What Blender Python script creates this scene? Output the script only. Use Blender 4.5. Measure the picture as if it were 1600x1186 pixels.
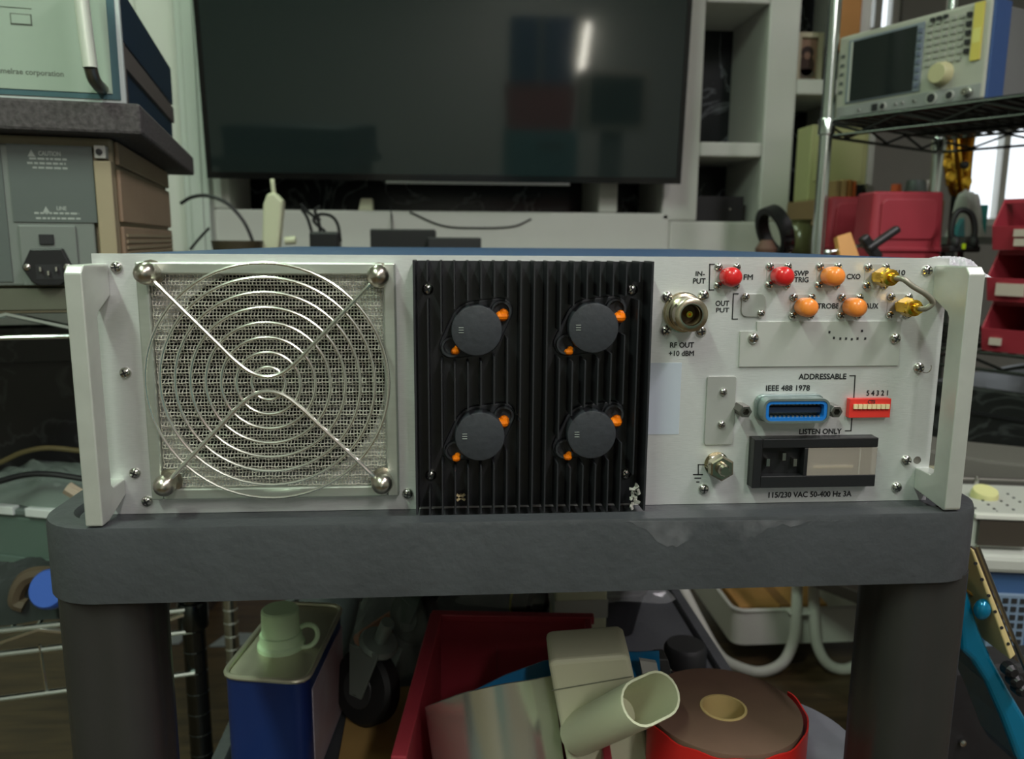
import bpy, math, random
import numpy as np
from mathutils import Vector, Matrix
random.seed(7)
for o in list(bpy.data.objects): bpy.data.objects.remove(o)
SC = bpy.context.scene
COL = SC.collection
PI = math.pi

# ------------------------------------------------------------------ camera
CAM = np.array([-.0424, -.4013, .9889]); YAW, PITCH, ROLL, FOC = .0749, .1718, .007, 1250.
_f = np.array([math.sin(YAW)*math.cos(PITCH), math.cos(YAW)*math.cos(PITCH), -math.sin(PITCH)])
_r = np.array([math.cos(YAW), -math.sin(YAW), 0.]); _u = np.cross(_r, _f)
_r, _u = math.cos(ROLL)*_r + math.sin(ROLL)*_u, -math.sin(ROLL)*_r + math.cos(ROLL)*_u
cd = bpy.data.cameras.new('camera'); cam = bpy.data.objects.new('camera', cd); COL.objects.link(cam)
cd.sensor_width = 36; cd.sensor_fit = 'HORIZONTAL'; cd.lens = 36*FOC/1600; cd.clip_start = .01
cam.matrix_world = Matrix(((_r[0], _u[0], -_f[0], CAM[0]), (_r[1], _u[1], -_f[1], CAM[1]), (_r[2], _u[2], -_f[2], CAM[2]), (0, 0, 0, 1)))
cd.dof.use_dof = True; cd.dof.focus_distance = .42; cd.dof.aperture_fstop = 13
SC.camera = cam

# ------------------------------------------------------------------ world, exposure, ceiling light
W = bpy.data.worlds.new('World'); SC.world = W; W.use_nodes = True
bg = W.node_tree.nodes['Background']; bg.inputs[0].default_value = (.86, .94, 1, 1); bg.inputs[1].default_value = 1.6
vs = SC.view_settings; vs.view_transform = 'Standard'; vs.look = 'None'; vs.exposure = 0.26; vs.gamma = 1; vs.use_curve_mapping = False
LAMPS = [  # x, y centre, length along y, watts, colour
    (.62, -2.55, 1.5, 34, (1, .97, .93)),
    (-.75, -1.10, 1.2, 28, (.80, 1, .81)),
    (1.05, -.75, 1.2, 24, (1, .94, .98)),
    (-.55, 1.1, 1.2, 9, (.82, 1, .80)),
]
CEIL = 2.6

# ------------------------------------------------------------------ helpers: pixel rays -> places
def ray(x, y): return _f + (x-800)/FOC*_r - (y-593)/FOC*_u
def at(x, y, Y):
    d = ray(x, y); return Vector(CAM + d*(Y-CAM[1])/d[1])
def atz(x, y, z):
    d = ray(x, y); return Vector(CAM + d*(z-CAM[2])/d[2])
def loc_on(p, rz, x, y, off=0.):
    # where the ray of a pixel meets the front plane of a thing turned by rz, in that thing's own x, z
    u = np.array([math.cos(rz), math.sin(rz), 0]); n = np.array([-math.sin(rz), math.cos(rz), 0]); q = np.array(p)+n*off; d = ray(x, y)
    w = CAM+d*(((q-CAM) @ n)/(d @ n))-np.array(p); return float(w @ u), float(w[2])
def pan(x, y, Y=0.):
    p = at(x, y, Y); return p.x, p.z

# ------------------------------------------------------------------ materials
def lin(c): return tuple(((v/255.)/12.92 if v/255. <= .04045 else ((v/255.+.055)/1.055)**2.4) for v in c)
_M = {}
def mat(name, rgb, rough=.5, metal=0., var=0., scale=40., bump=0., bscale=None, stretch=None, rgb2=None, spec=.5, alpha=1., trans=0., emit=0., coat=0., ior=1.45, detail=4):
    if name in _M: return _M[name]
    m = bpy.data.materials.new(name); m.use_nodes = True; nt = m.node_tree; N = nt.nodes; L = nt.links
    b = N['Principled BSDF']; c = lin(rgb)
    b.inputs['Base Color'].default_value = (*c, 1); b.inputs['Roughness'].default_value = rough; b.inputs['Metallic'].default_value = metal
    b.inputs['Specular IOR Level'].default_value = spec; b.inputs['Alpha'].default_value = alpha; b.inputs['Transmission Weight'].default_value = trans
    b.inputs['Coat Weight'].default_value = coat; b.inputs['IOR'].default_value = ior
    if emit: b.inputs['Emission Color'].default_value = (*c, 1); b.inputs['Emission Strength'].default_value = emit
    if var or bump or rgb2:
        tc = N.new('ShaderNodeTexCoord'); mp = N.new('ShaderNodeMapping'); L.new(tc.outputs['Object'], mp.inputs[0])
        if stretch: mp.inputs['Scale'].default_value = stretch
        nz = N.new('ShaderNodeTexNoise'); nz.inputs['Scale'].default_value = scale; nz.inputs['Detail'].default_value = detail; L.new(mp.outputs[0], nz.inputs['Vector'])
        if var or rgb2:
            cr = N.new('ShaderNodeValToRGB'); cr.color_ramp.elements[0].position = .3; cr.color_ramp.elements[1].position = .7
            c2 = lin(rgb2) if rgb2 else tuple(min(1, v*(1+var)) for v in c); c1 = c if rgb2 else tuple(v*(1-var) for v in c)
            cr.color_ramp.elements[0].color = (*c1, 1); cr.color_ramp.elements[1].color = (*c2, 1)
            L.new(nz.outputs['Fac'], cr.inputs[0]); L.new(cr.outputs[0], b.inputs['Base Color'])
        if bump:
            n2 = nz
            if bscale: n2 = N.new('ShaderNodeTexNoise'); n2.inputs['Scale'].default_value = bscale; n2.inputs['Detail'].default_value = 3; L.new(mp.outputs[0], n2.inputs['Vector'])
            bp = N.new('ShaderNodeBump'); bp.inputs['Strength'].default_value = bump; bp.inputs['Distance'].default_value = .002
            L.new(n2.outputs['Fac'], bp.inputs['Height']); L.new(bp.outputs[0], b.inputs['Normal'])
    _M[name] = m; return m
def veined(name, base, vein, scale, rough=.25, width=.03):
    m = mat(name, base, rough); nt = m.node_tree; N = nt.nodes; L = nt.links; b = N['Principled BSDF']
    tc = N.new('ShaderNodeTexCoord'); n1 = N.new('ShaderNodeTexNoise'); n1.inputs['Scale'].default_value = scale; n1.inputs['Detail'].default_value = 5
    n1.inputs['Distortion'].default_value = 1.2; L.new(tc.outputs['Object'], n1.inputs['Vector'])
    cr = N.new('ShaderNodeValToRGB'); e = cr.color_ramp.elements; e[0].position = .5-width; e[0].color = (*lin(base), 1); e[1].position = .5+width; e[1].color = (*lin(base), 1)
    x = e.new(.5); x.color = (*lin(vein), 1); L.new(n1.outputs['Fac'], cr.inputs[0]); L.new(cr.outputs[0], b.inputs['Base Color']); return m
def planks(name, c1, c2):
    m = mat(name, c1, .4); nt = m.node_tree; N = nt.nodes; L = nt.links; b = N['Principled BSDF']
    tc = N.new('ShaderNodeTexCoord'); mp = N.new('ShaderNodeMapping'); mp.inputs['Scale'].default_value = (1, 8, 1); L.new(tc.outputs['Object'], mp.inputs[0])
    n = N.new('ShaderNodeTexNoise'); n.inputs['Scale'].default_value = 6; n.inputs['Detail'].default_value = 6; L.new(mp.outputs[0], n.inputs['Vector'])
    cr = N.new('ShaderNodeValToRGB'); cr.color_ramp.elements[0].color = (*lin(c1), 1); cr.color_ramp.elements[1].color = (*lin(c2), 1); cr.color_ramp.elements[0].position = .3; cr.color_ramp.elements[1].position = .7
    L.new(n.outputs['Fac'], cr.inputs[0]); L.new(cr.outputs[0], b.inputs['Base Color']); return m

ALU = mat('brushed_aluminium', (214, 215, 214), .42, .55, var=.05, scale=60, stretch=(3, 1, 40), bump=.06)
ALU2 = mat('plain_aluminium', (196, 197, 195), .45, .6, var=.04, scale=30)
PLATE = mat('cover_plate_aluminium', (172, 173, 169), .5, .5, var=.03, scale=30)
ALUF = mat('frame_aluminium', (190, 194, 186), .38, .8, var=.04, scale=50, stretch=(1, 1, 10))
HAND = mat('anodised_handle', (202, 204, 198), .4, .6, var=.05, scale=70, bump=.03)
STEEL = mat('bright_steel', (200, 198, 192), .2, 1.)
CHROME = mat('chrome', (220, 228, 226), .16, 1.)
DULLST = mat('dull_steel', (140, 138, 132), .35, 1.)
NICKEL = mat('nickel', (190, 182, 160), .25, 1.)
GOLD = mat('gold_plating', (235, 190, 70), .22, 1.)
BRASS = mat('lacquered_brass', (190, 130, 40), .2, 1.)
GUARD = mat('guard_steel', (232, 232, 224), .24, .95)
WIRE = mat('mesh_wire', (218, 214, 204), .4, .65)
INK = mat('black_ink', (34, 34, 36), .6)
BLK = mat('black_anodised', (38, 38, 42), .36, .1, spec=.6)
BLKP = mat('black_plastic', (26, 26, 28), .4)
CAPB = mat('dark_cap_plastic', (46, 48, 53), .5, var=.1, scale=300, bump=.1)
ORNG = mat('orange_sealant', (255, 128, 10), .4)
REDC = mat('red_rubber', (205, 34, 36), .28, coat=.3)
ORGC = mat('orange_rubber', (238, 138, 58), .3, coat=.3)
CABL = mat('grey_cable', (150, 146, 132), .4, .5)
BLUEP = mat('blue_plastic', (30, 110, 190), .35)
REDD = mat('red_switch', (214, 52, 44), .4)
CREAM = mat('cream_plastic', (226, 205, 160), .5)
LIDB = mat('blue_paint', (44, 72, 108), .4)
CART = mat('cart_plastic', (58, 60, 63), .5, var=.12, scale=25, bump=.25, bscale=160)
LEGM = mat('cart_leg_plastic', (44, 43, 42), .38, var=.08, scale=20)
PLAST = mat('white_plaster', (206, 206, 200), .75, var=.02, scale=6)
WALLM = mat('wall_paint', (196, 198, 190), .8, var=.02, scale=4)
MARB = veined('dark_marble', (26, 29, 32), (110, 115, 118), 4.5, .22, .018)
CEILM = mat('ceiling_paint', (225, 225, 220), .85)
FLOORM = planks('wood_floor', (58, 46, 32), (92, 74, 50))
SCRN = mat('tv_screen', (30, 38, 38), .06, spec=.6)
BEZ = mat('gloss_black', (16, 16, 17), .15)
REDB = mat('red_bin_plastic', (156, 50, 62), .42, var=.05, scale=20)
FOAM = mat('black_foam', (76, 72, 72), .95, var=.35, scale=220, bump=.6)
NAVY = mat('navy_paint', (26, 48, 70), .35)
TAN = mat('tan_plastic', (150, 138, 112), .55)
TAND = mat('tan_side', (150, 130, 106), .55, var=.04, scale=12)
GRYP = mat('grey_panel', (112, 118, 113), .5)
GRYD = mat('grey_label', (86, 93, 90), .5)
GRYL = mat('light_grey_plastic', (176, 176, 170), .5)
PALE = mat('pale_green_panel', (150, 166, 150), .45)
TEAL = mat('teal_stripe', (58, 92, 98), .5)
WHITE = mat('white_enamel', (205, 204, 196), .35)
WTXT = mat('pale_print', (150, 156, 150), .6)
CRMP = mat('cream_abs', (206, 206, 178), .42)
CARDB = mat('cardboard', (178, 132, 72), .8, var=.08, scale=20)
WOODO = mat('orange_wood', (206, 148, 82), .45, var=.08, scale=20, stretch=(1, 1, .15))
CLEAR = mat('clear_film', (235, 240, 238), .10, alpha=.13, spec=.9)
SMOKE = mat('smoky_window', (165, 155, 145), .2, alpha=.55, spec=.7)
RUBB = mat('black_rubber', (22, 23, 23), .6)
BROWN = mat('brown_tape', (116, 90, 76), .6, var=.06, scale=60)
DKRED = mat('red_tape', (196, 34, 30), .4)
GDISC = mat('grey_disc', (104, 107, 112), .6, var=.1, scale=40)
TINB = mat('blue_tin', (28, 48, 104), .3, .2)
TINT = mat('tin_metal', (190, 186, 166), .3, .65, var=.05, scale=40)
TINL = mat('tin_label', (176, 170, 178), .5, rgb2=(150, 118, 116), scale=14)
GCAP = mat('mint_cap', (196, 222, 182), .4)
BMET = mat('metallic_blue', (10, 120, 160), .25, .4, coat=.5)
CRATE = mat('blue_crate_plastic', (58, 88, 132), .5)
YEL = mat('yellow_tag', (206, 190, 92), .5)
SHEET = mat('rolled_aluminium', (232, 238, 228), .24, .85, var=.03, scale=40, stretch=(1, 1, .1))

# ------------------------------------------------------------------ mesh builder
class MB:
    def __init__(s): s.v = []; s.f = []; s.mi = []; s.cur = 0
    def add(s, vs, fs):
        n = len(s.v); s.v += [tuple(p) for p in vs]; s.f += [tuple(i+n for i in f) for f in fs]; s.mi += [s.cur]*len(fs); return s
    def box(s, lo, hi, M=None):
        (a, b, c), (d, e, g) = lo, hi
        vs = [Vector(p) for p in ((a, b, c), (d, b, c), (d, e, c), (a, e, c), (a, b, g), (d, b, g), (d, e, g), (a, e, g))]
        if M is not None: vs = [M @ p for p in vs]
        return s.add(vs, [(0, 3, 2, 1), (4, 5, 6, 7), (0, 1, 5, 4), (1, 2, 6, 5), (2, 3, 7, 6), (3, 0, 4, 7)])
    def prism(s, poly, fn0, fn1):
        n = len(poly); vs = [fn0(*p) for p in poly]+[fn1(*p) for p in poly]
        return s.add(vs, [tuple(range(n-1, -1, -1)), tuple(range(n, 2*n))]+[(i, (i+1) % n, n+(i+1) % n, n+i) for i in range(n)])
    def tube(s, pts, r, n=8, closed=False, caps=True):
        pts = [Vector(p) for p in pts]; m = len(pts); rs = r if isinstance(r, (list, tuple)) else [r]*m
        T = []
        for i in range(m):
            a = pts[(i-1) % m] if (closed or i) else pts[i]; b = pts[(i+1) % m] if (closed or i < m-1) else pts[i]
            t = (b-a); T.append(t.normalized() if t.length > 1e-9 else Vector((0, 0, 1)))
        up = Vector((0, 0, 1)) if abs(T[0].z) < .9 else Vector((1, 0, 0)); nrm = (up-T[0]*up.dot(T[0])).normalized()
        vs = []
        for i in range(m):
            nrm = (nrm-T[i]*nrm.dot(T[i])).normalized(); bi = T[i].cross(nrm)
            for k in range(n):
                a = 2*PI*k/n; vs.append(pts[i]+(nrm*math.cos(a)+bi*math.sin(a))*rs[i])
        fs = []
        for i in range(m if closed else m-1):
            j = (i+1) % m
            for k in range(n): l = (k+1) % n; fs.append((i*n+k, i*n+l, j*n+l, j*n+k))
        if caps and not closed: fs += [tuple(range(n-1, -1, -1)), tuple(range((m-1)*n, m*n))]
        return s.add(vs, fs)
    def cyl(s, p0, p1, r, n=20, r1=None): return s.tube([p0, p1], [r, r if r1 is None else r1], n)
    def lathe(s, prof, p, d=(0, -1, 0), n=20, ph=0., M=None):
        # prof: (radius, distance along d) ; ends with radius 0 close
        p = Vector(p); d = Vector(d).normalized(); a0 = Vector((1, 0, 0)) if abs(d.x) < .9 else Vector((0, 0, 1))
        e1 = (a0-d*a0.dot(d)).normalized(); e2 = d.cross(e1); vs = []; fs = []
        for r, h in prof:
            for k in range(n):
                a = 2*PI*k/n+ph; vs.append(p+d*h+(e1*math.cos(a)+e2*math.sin(a))*max(r, 1e-6))
        for i in range(len(prof)-1):
            for k in range(n): l = (k+1) % n; fs.append((i*n+k, i*n+l, (i+1)*n+l, (i+1)*n+k))
        return s.add(vs, fs)
    def ball(s, c, r, n=12, m=8, sc=(1, 1, 1)):
        c = Vector(c); vs = []; fs = []
        for i in range(m+1):
            t = PI*i/m
            for k in range(n): a = 2*PI*k/n; vs.append(c+Vector((r*sc[0]*math.sin(t)*math.cos(a), r*sc[1]*math.sin(t)*math.sin(a), r*sc[2]*math.cos(t))))
        for i in range(m):
            for k in range(n): l = (k+1) % n; fs.append((i*n+k, (i+1)*n+k, (i+1)*n+l, i*n+l))
        return s.add(vs, fs)
    def mesh(s, name):
        me = bpy.data.meshes.new(name); me.from_pydata(s.v, [], s.f)
        me.validate(); return me
def finish(name, me, m, parent=None, smooth=False, bevel=0, offs=None, seg=2):
    ms = m if isinstance(m, (list, tuple)) else [m]
    for x in ms: me.materials.append(x)
    o = bpy.data.objects.new(name, me); COL.objects.link(o)
    if smooth:
        for p in me.polygons: p.use_smooth = True
        try: me.set_sharp_from_angle(angle=math.radians(40))
        except Exception: pass
    if bevel:
        md = o.modifiers.new('bevel', 'BEVEL'); md.width = bevel; md.segments = seg; md.limit_method = 'ANGLE'; md.angle_limit = math.radians(35)
        md.harden_normals = False
    if parent is not None:
        o.parent = parent
        if offs is None: offs = parent.get('_w') and tuple(-v for v in parent.location)
        if offs: o.location = offs
    return o
def build(mb, name, m, parent=None, smooth=False, bevel=0, fixn=True, seg=2):
    me = mb.mesh(name)
    if isinstance(m, (list, tuple)) and len(m) > 1: me.polygons.foreach_set('material_index', mb.mi[:len(me.polygons)])
    if fixn:
        import bmesh
        bm = bmesh.new(); bm.from_mesh(me); bmesh.ops.recalc_face_normals(bm, faces=bm.faces); bm.to_mesh(me); bm.free()
    return finish(name, me, m, parent, smooth, bevel, seg=seg)
def tag(o, label=None, cat=None, group=None, kind=None):
    if label: o['label'] = label
    if cat: o['category'] = cat
    if group: o['group'] = group
    if kind: o['kind'] = kind
    return o
def thing(name, label, cat, loc, rz=0, group=None, world=True):
    o = bpy.data.objects.new(name, None); COL.objects.link(o); o.empty_display_size = .02
    o.location = loc; o.rotation_euler = (0, 0, rz)
    if world and not rz: o['_w'] = 1
    return tag(o, label, cat, group)
def dup(o, parent, loc, rot=None):
    c = o.copy(); COL.objects.link(c); c.parent = parent; c.location = loc
    if rot: c.rotation_euler = rot
    return c
def structure(mb, name, m, label, cat, bevel=0):
    o = build(mb, name, m, bevel=bevel); return tag(o, label, cat, kind='structure')
def arc(c, r, a0, a1, n, e1, e2):
    c = Vector(c); e1 = Vector(e1); e2 = Vector(e2)
    return [c+e1*r*math.cos(a0+(a1-a0)*i/n)+e2*r*math.sin(a0+(a1-a0)*i/n) for i in range(n+1)]
def spline(pts, n=8):
    P = [Vector(p) for p in pts]; P = [P[0]*2-P[1]]+P+[P[-1]*2-P[-2]]; out = []
    for i in range(1, len(P)-2):
        for k in range(n):
            t = k/n; a, b, c, d = P[i-1:i+3]
            out.append(.5*((2*b)+(c-a)*t+(2*a-5*b+4*c-d)*t*t+(3*b-a-3*c+d)*t**3))
    return out+[P[-2]]
def rrect(x0, x1, z0, z1, r, n=5):
    out = []
    for cx, cz, a in ((x1-r, z1-r, 0), (x0+r, z1-r, PI/2), (x0+r, z0+r, PI), (x1-r, z0+r, 1.5*PI)):
        for i in range(n+1): t = a+PI/2*i/n; out.append((cx+r*math.cos(t), cz+r*math.sin(t)))
    return out
def text(s, x0, x1, yt, yb, parent, m=None, Y=0., name='lettering', off=0, quad=None, bold=.042):
    cu = bpy.data.curves.new('t', 'FONT'); cu.body = s; cu.offset = off; cu.resolution_u = 3; cu.space_line = .95; cu.align_x = 'CENTER'
    o = bpy.data.objects.new('t', cu); COL.objects.link(o); dg = bpy.context.evaluated_depsgraph_get(); dg.update()
    me = bpy.data.meshes.new_from_object(o.evaluated_get(dg)); bpy.data.objects.remove(o); bpy.data.curves.remove(cu)
    co = np.array([v.co for v in me.vertices]); lo, hi = co.min(0), co.max(0)
    if quad is None:
        a, b = pan(x0, yb, Y), pan(x1, yt, Y); c, d = pan(x0, yt, Y), pan(x1, yb, Y)
        X0, X1, Z0, Z1 = (a[0]+c[0])/2, (b[0]+d[0])/2, (a[1]+d[1])/2, (b[1]+c[1])/2
    else: X0, X1, Z0, Z1 = quad
    for v in me.vertices:
        v.co = (X0+(v.co.x-lo[0])/(hi[0]-lo[0])*(X1-X0), Y-.00018, Z0+(v.co.y-lo[1])/(hi[1]-lo[1])*(Z1-Z0))
    n = len(me.vertices); vs = [tuple(v.co) for v in me.vertices]; fs = [tuple(p.vertices) for p in me.polygons]; w = (Z1-Z0)*bold/(1+s.count('\n')); V = []; F = []
    for k, (dx, dz) in enumerate(((-w, 0), (w, 0), (0, -w), (0, w))):
        V += [(a+dx, c-.00001*k, e+dz) for a, c, e in vs]; F += [tuple(i+k*n for i in f) for f in fs]
    me2 = bpy.data.meshes.new(name); me2.from_pydata(V, [], F); bpy.data.meshes.remove(me)
    return finish(name, me2, m or INK, parent)

# ================================================================== ROOM
structure(MB().box((-3.2, -3.9, -.05), (3.4, 3.6, 0)), 'floor', FLOORM, 'dark brown wooden floor of the workshop room', 'floor')
structure(MB().box((-3.2, -3.9, CEIL), (3.4, 3.6, CEIL+.1)), 'ceiling', CEILM, 'plain white ceiling above the room', 'ceiling')
structure(MB().box((-3.3, -3.9, 0), (-3.2, 3.6, CEIL)), 'wall_left', WALLM, 'plain painted wall on the left of the room', 'wall')
structure(MB().box((3.4, -3.9, 0), (3.5, 3.6, CEIL)), 'wall_right', WALLM, 'plain painted wall on the right of the room', 'wall')
structure(MB().box((-3.3, -4.0, 0), (3.5, -3.9, CEIL)), 'wall_front', WALLM, 'plain painted wall behind the viewer', 'wall')
# far wall with two window openings on the right
YB = 3.4
wA = (at(1343, 52, YB), at(1415, -30, YB)); wB = (at(1497, 352, YB), at(1660, 150, YB))
xa0, xa1, za0, za1 = wA[0].x, wA[1].x, wA[0].z, wA[1].z; xb0, xb1, zb0, zb1 = wB[0].x, min(wB[1].x, 3.3), wB[0].z, wB[1].z
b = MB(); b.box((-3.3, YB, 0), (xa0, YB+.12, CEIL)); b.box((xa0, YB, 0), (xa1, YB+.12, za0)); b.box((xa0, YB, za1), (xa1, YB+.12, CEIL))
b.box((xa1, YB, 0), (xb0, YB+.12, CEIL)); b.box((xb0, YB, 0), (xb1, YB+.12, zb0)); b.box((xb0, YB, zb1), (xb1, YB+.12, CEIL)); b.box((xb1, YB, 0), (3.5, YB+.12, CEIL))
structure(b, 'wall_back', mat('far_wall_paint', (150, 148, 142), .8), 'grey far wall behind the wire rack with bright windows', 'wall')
GLASS = mat('window_glass', (240, 246, 248), .03, alpha=.08)
for n, (a0, a1, c0, c1) in enumerate(((xa0, xa1, za0, za1), (xb0, xb1, zb0, zb1))):
    fr = MB(); t = .035
    fr.box((a0, YB+.03, c0), (a0+t, YB+.08, c1)); fr.box((a1-t, YB+.03, c0), (a1, YB+.08, c1)); fr.box((a0, YB+.03, c0), (a1, YB+.08, c0+t)); fr.box((a0, YB+.03, c1-t), (a1, YB+.08, c1))
    fr.box(((a0+a1)/2-t/2, YB+.03, c0), ((a0+a1)/2+t/2, YB+.08, c1))
    w = structure(fr, 'window_%d' % (n+1), WHITE, ('small bright window above the analyser on the wire rack', 'large bright daylight window behind the saxophone')[n], 'window')
    build(MB().box((a0, YB+.05, c0), (a1, YB+.056, c1)), 'pane', GLASS, w)

# niche wall (media wall) with dark marble backs
YF, YM = 1.80, 2.09
def fx(px, py=250): return at(px, py, YF).x
def fz(py, px=1000): return at(px, py, YF).z
b = MB(); zb = fz(329, 600); zb2 = fz(346, 1130)
XL = fx(225); 
b.box((-3.2, YF, 0), (XL, YM, CEIL)); b.box((XL, YF, 0), (fx(330), YM, CEIL))
b.box((fx(330), YF, 0), (fx(1050), YM, zb)); b.box((fx(1050), YF, 0), (fx(1345), YM, zb2))
b.box((fx(330), YF+.02, fz(255, 700)), (fx(1050), YM, CEIL))
b.box((fx(937), YF, zb), (fx(967), YM, fz(255, 900))); b.box((fx(1037), YF, zb2), (fx(1093), YM, CEIL))
b.box((fx(1190), YF, zb2), (fx(1238), YM, CEIL)); b.box((fx(1325), YF, zb2), (fx(1345), YM, CEIL))
b.box((fx(1093), YF, fz(245, 1140)), (fx(1190), YM, fz(222, 1140))); b.box((fx(1093), YF, fz(4, 1140)), (fx(1190), YM, CEIL))
b.box((fx(1238), YF, fz(148, 1260)), (fx(1325), YM, fz(123, 1260)))
b.box((fx(330), YF, zb), (fx(356), YM-.06, fz(255, 340)))
wm = structure(b, 'wall_media', PLAST, 'white plaster wall with open niches around the television', 'wall', bevel=.006)
for a0, a1, c0, c1 in ((fx(330), fx(937), zb, fz(255, 700)), (fx(967), fx(1037), zb, fz(255, 1000)), (fx(1093), fx(1190), zb2, fz(245, 1140)), (fx(1093), fx(1190), fz(222, 1140), fz(4, 1140)),
                       (fx(1238), fx(1325), zb2, fz(148, 1260)), (fx(1238), fx(1325), fz(123, 1260), CEIL)):
    build(MB().box((a0, YM-.006, c0), (a1, YM+.01, c1)), 'marble_panel', MARB, wm)
b = MB(); x0, x1 = at(288, 330, 1.76).x, at(327, 330, 1.76).x
b.box((x0, 1.765, 0), (x1, 1.80, CEIL)); b.box((x0+.018, 1.755, 0), (x1-.014, 1.77, CEIL))
structure(b, 'trim_1', mat('pilaster_paint', (186, 192, 186), .7), 'white moulded pilaster at the left edge of the television', 'trim', bevel=.004)

# ceiling lamps: fixture with tube, its light inside
for i, (x, y, ln, wt, c) in enumerate(LAMPS):
    r = thing('ceiling_lamp', ('long tube lamp on the ceiling mirrored in the television', 'greenish tube lamp on the ceiling over the cart left side',
                               'tube lamp on the ceiling over the cart right side', 'tube lamp on the ceiling in front of the television')[i], 'lamp', (x, y, CEIL-.06))
    b = MB().box((x-.06, y-ln/2, CEIL-.03), (x+.06, y+ln/2, CEIL)); b.box((x-.03, y-ln/2, CEIL-.06), (x+.03, y-ln/2+.02, CEIL-.02)); b.box((x-.03, y+ln/2-.02, CEIL-.06), (x+.03, y+ln/2, CEIL-.02))
    build(b, 'housing', WHITE, r)
    build(MB().cyl((x, y-ln/2+.02, CEIL-.05), (x, y+ln/2-.02, CEIL-.05), .016, 12), 'tube', mat('lamp_tube_%d' % i, tuple(255*v for v in c), .4, emit=14), r)
    ld = bpy.data.lights.new('lamp_light', 'AREA'); ld.shape = 'RECTANGLE'; ld.size = .12; ld.size_y = ln; ld.energy = wt; ld.color = c
    lo = bpy.data.objects.new('lamp_light', ld); COL.objects.link(lo); lo.location = (0, 0, -.02); lo.parent = r

# ================================================================== CART
HX0, HX1, ZT = -.2440, .2365, .8540
def slab(x0, x1, y0, y1, z0, z1, r, n=8):
    return MB().prism(rrect(x0, x1, y0, y1, r, n), lambda a, c: (a, c, z0), lambda a, c: (a, c, z1))
cart = thing('utility_cart', 'black plastic utility cart with three shelves carrying the aluminium instrument', 'cart', (0, .3, 0))
def tray(name, zt, h, sink=.0065):
    b = slab(HX0+.012, HX1-.012, -.018, .76, zt-.016, zt-sink, .02)
    o = build(b, name, CART, cart)
    ro = rrect(HX0, HX1, -.03, .772, .03, 8); ri = rrect(HX0+.014, HX1-.014, -.016, .758, .02, 8); n = len(ro); b = MB()
    vs = []
    for pl, z in ((ro, zt-h), (ro, zt-.003), ([(a*.5+c*.5, d*.5+e*.5) for (a, d), (c, e) in zip([(p[0]*.9+q[0]*.1, p[1]*.9+q[1]*.1) for p, q in zip(ro, ri)], ro)], zt), ([(p[0]*.2+q[0]*.8, p[1]*.2+q[1]*.8) for p, q in zip(ro, ri)], zt), (ri, zt-.004), (ri, zt-h)):
        vs += [(p[0], p[1], z) for p in pl]
    fs = [(k*n+i, k*n+(i+1) % n, (k+1)*n+(i+1) % n, (k+1)*n+i) for k in range(5) for i in range(n)]+[(5*n+i, 5*n+(i+1) % n, (i+1) % n, i) for i in range(n)]
    b.add(vs, fs); build(b, 'rim', CART, o, smooth=True)
    return o
top = tray('top_shelf', ZT, .0375, .0032)
tray('middle_shelf', .565, .04); tray('bottom_shelf', .20, .04)
# worn pale dust scuff rubbed into the front rim
sc = mat('dust_scuff', (120, 120, 124), .8, alpha=.5, var=.3, scale=120)
nt = sc.node_tree; tcn = nt.nodes.new('ShaderNodeTexCoord'); nzn = nt.nodes.new('ShaderNodeTexNoise'); nzn.inputs['Scale'].default_value = 45; nzn.inputs['Detail'].default_value = 8
mpn = nt.nodes.new('ShaderNodeMapRange'); mpn.inputs[1].default_value = .40; mpn.inputs[2].default_value = .68; mpn.inputs[4].default_value = .5
nt.links.new(tcn.outputs['Object'], nzn.inputs['Vector']); nt.links.new(nzn.outputs['Fac'], mpn.inputs[0]); nt.links.new(mpn.outputs[0], nt.nodes['Principled BSDF'].inputs['Alpha'])
pts = [(975, 814), (1010, 832), (1050, 855), (1085, 846), (1120, 856), (1165, 846), (1200, 828), (1260, 816), (1310, 813)]
jit = random.Random(4); pts = [(a.x, a.y+(jit.uniform(-5, 4) if 0 < i < 40 else 0)) for i, a in enumerate(spline([(x, y, 0) for x, y in pts], 5))]
pl = [pan(*p, -.0302) for p in pts]
tag(build(MB().prism(pl, lambda a, c: (a, -.0301, c), lambda a, c: (a, -.0303, c)), 'dust_scuff', sc, top), 'pale dusty scuff mark')
for x0, x1 in ((-.2375, -.194), (.187, .2325)):
    for y0, y1 in ((-.026, .022), (.72, .768)):
        poly = []; n = 32; cx, cy = (x0+x1)/2, (y0+y1)/2; hx, hy = (x1-x0)/2, (y1-y0)/2
        for i in range(n):
            a = 2*PI*i/n; k = 1-.035*(i % 4 == 0); e = 4
            ca, sa = math.cos(a), math.sin(a); rr = (abs(ca)**e+abs(sa)**e)**(-1/e)*k
            poly.append((cx+hx*rr*ca, cy+hy*rr*sa))
        lg = MB().prism(poly, lambda a, c: (a, c, .05), lambda a, c: (a, c, .818))
        o = build(lg, 'leg', LEGM, cart, smooth=True)
        build(MB().cyl((cx-.012, cy, .03), (cx+.012, cy, .03), .03, 20), 'caster', RUBB, o)

# ================================================================== INSTRUMENT
Z0, Z1, WX = .851, .9815, .2147
gen = thing('signal_generator', 'silver rack instrument with fan grille, black heatsink and connectors on the cart', 'instrument', (0, .25, .85))
def P(mb, name, m, parent=gen, **k): return build(mb, name, m, parent, **k)
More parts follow.
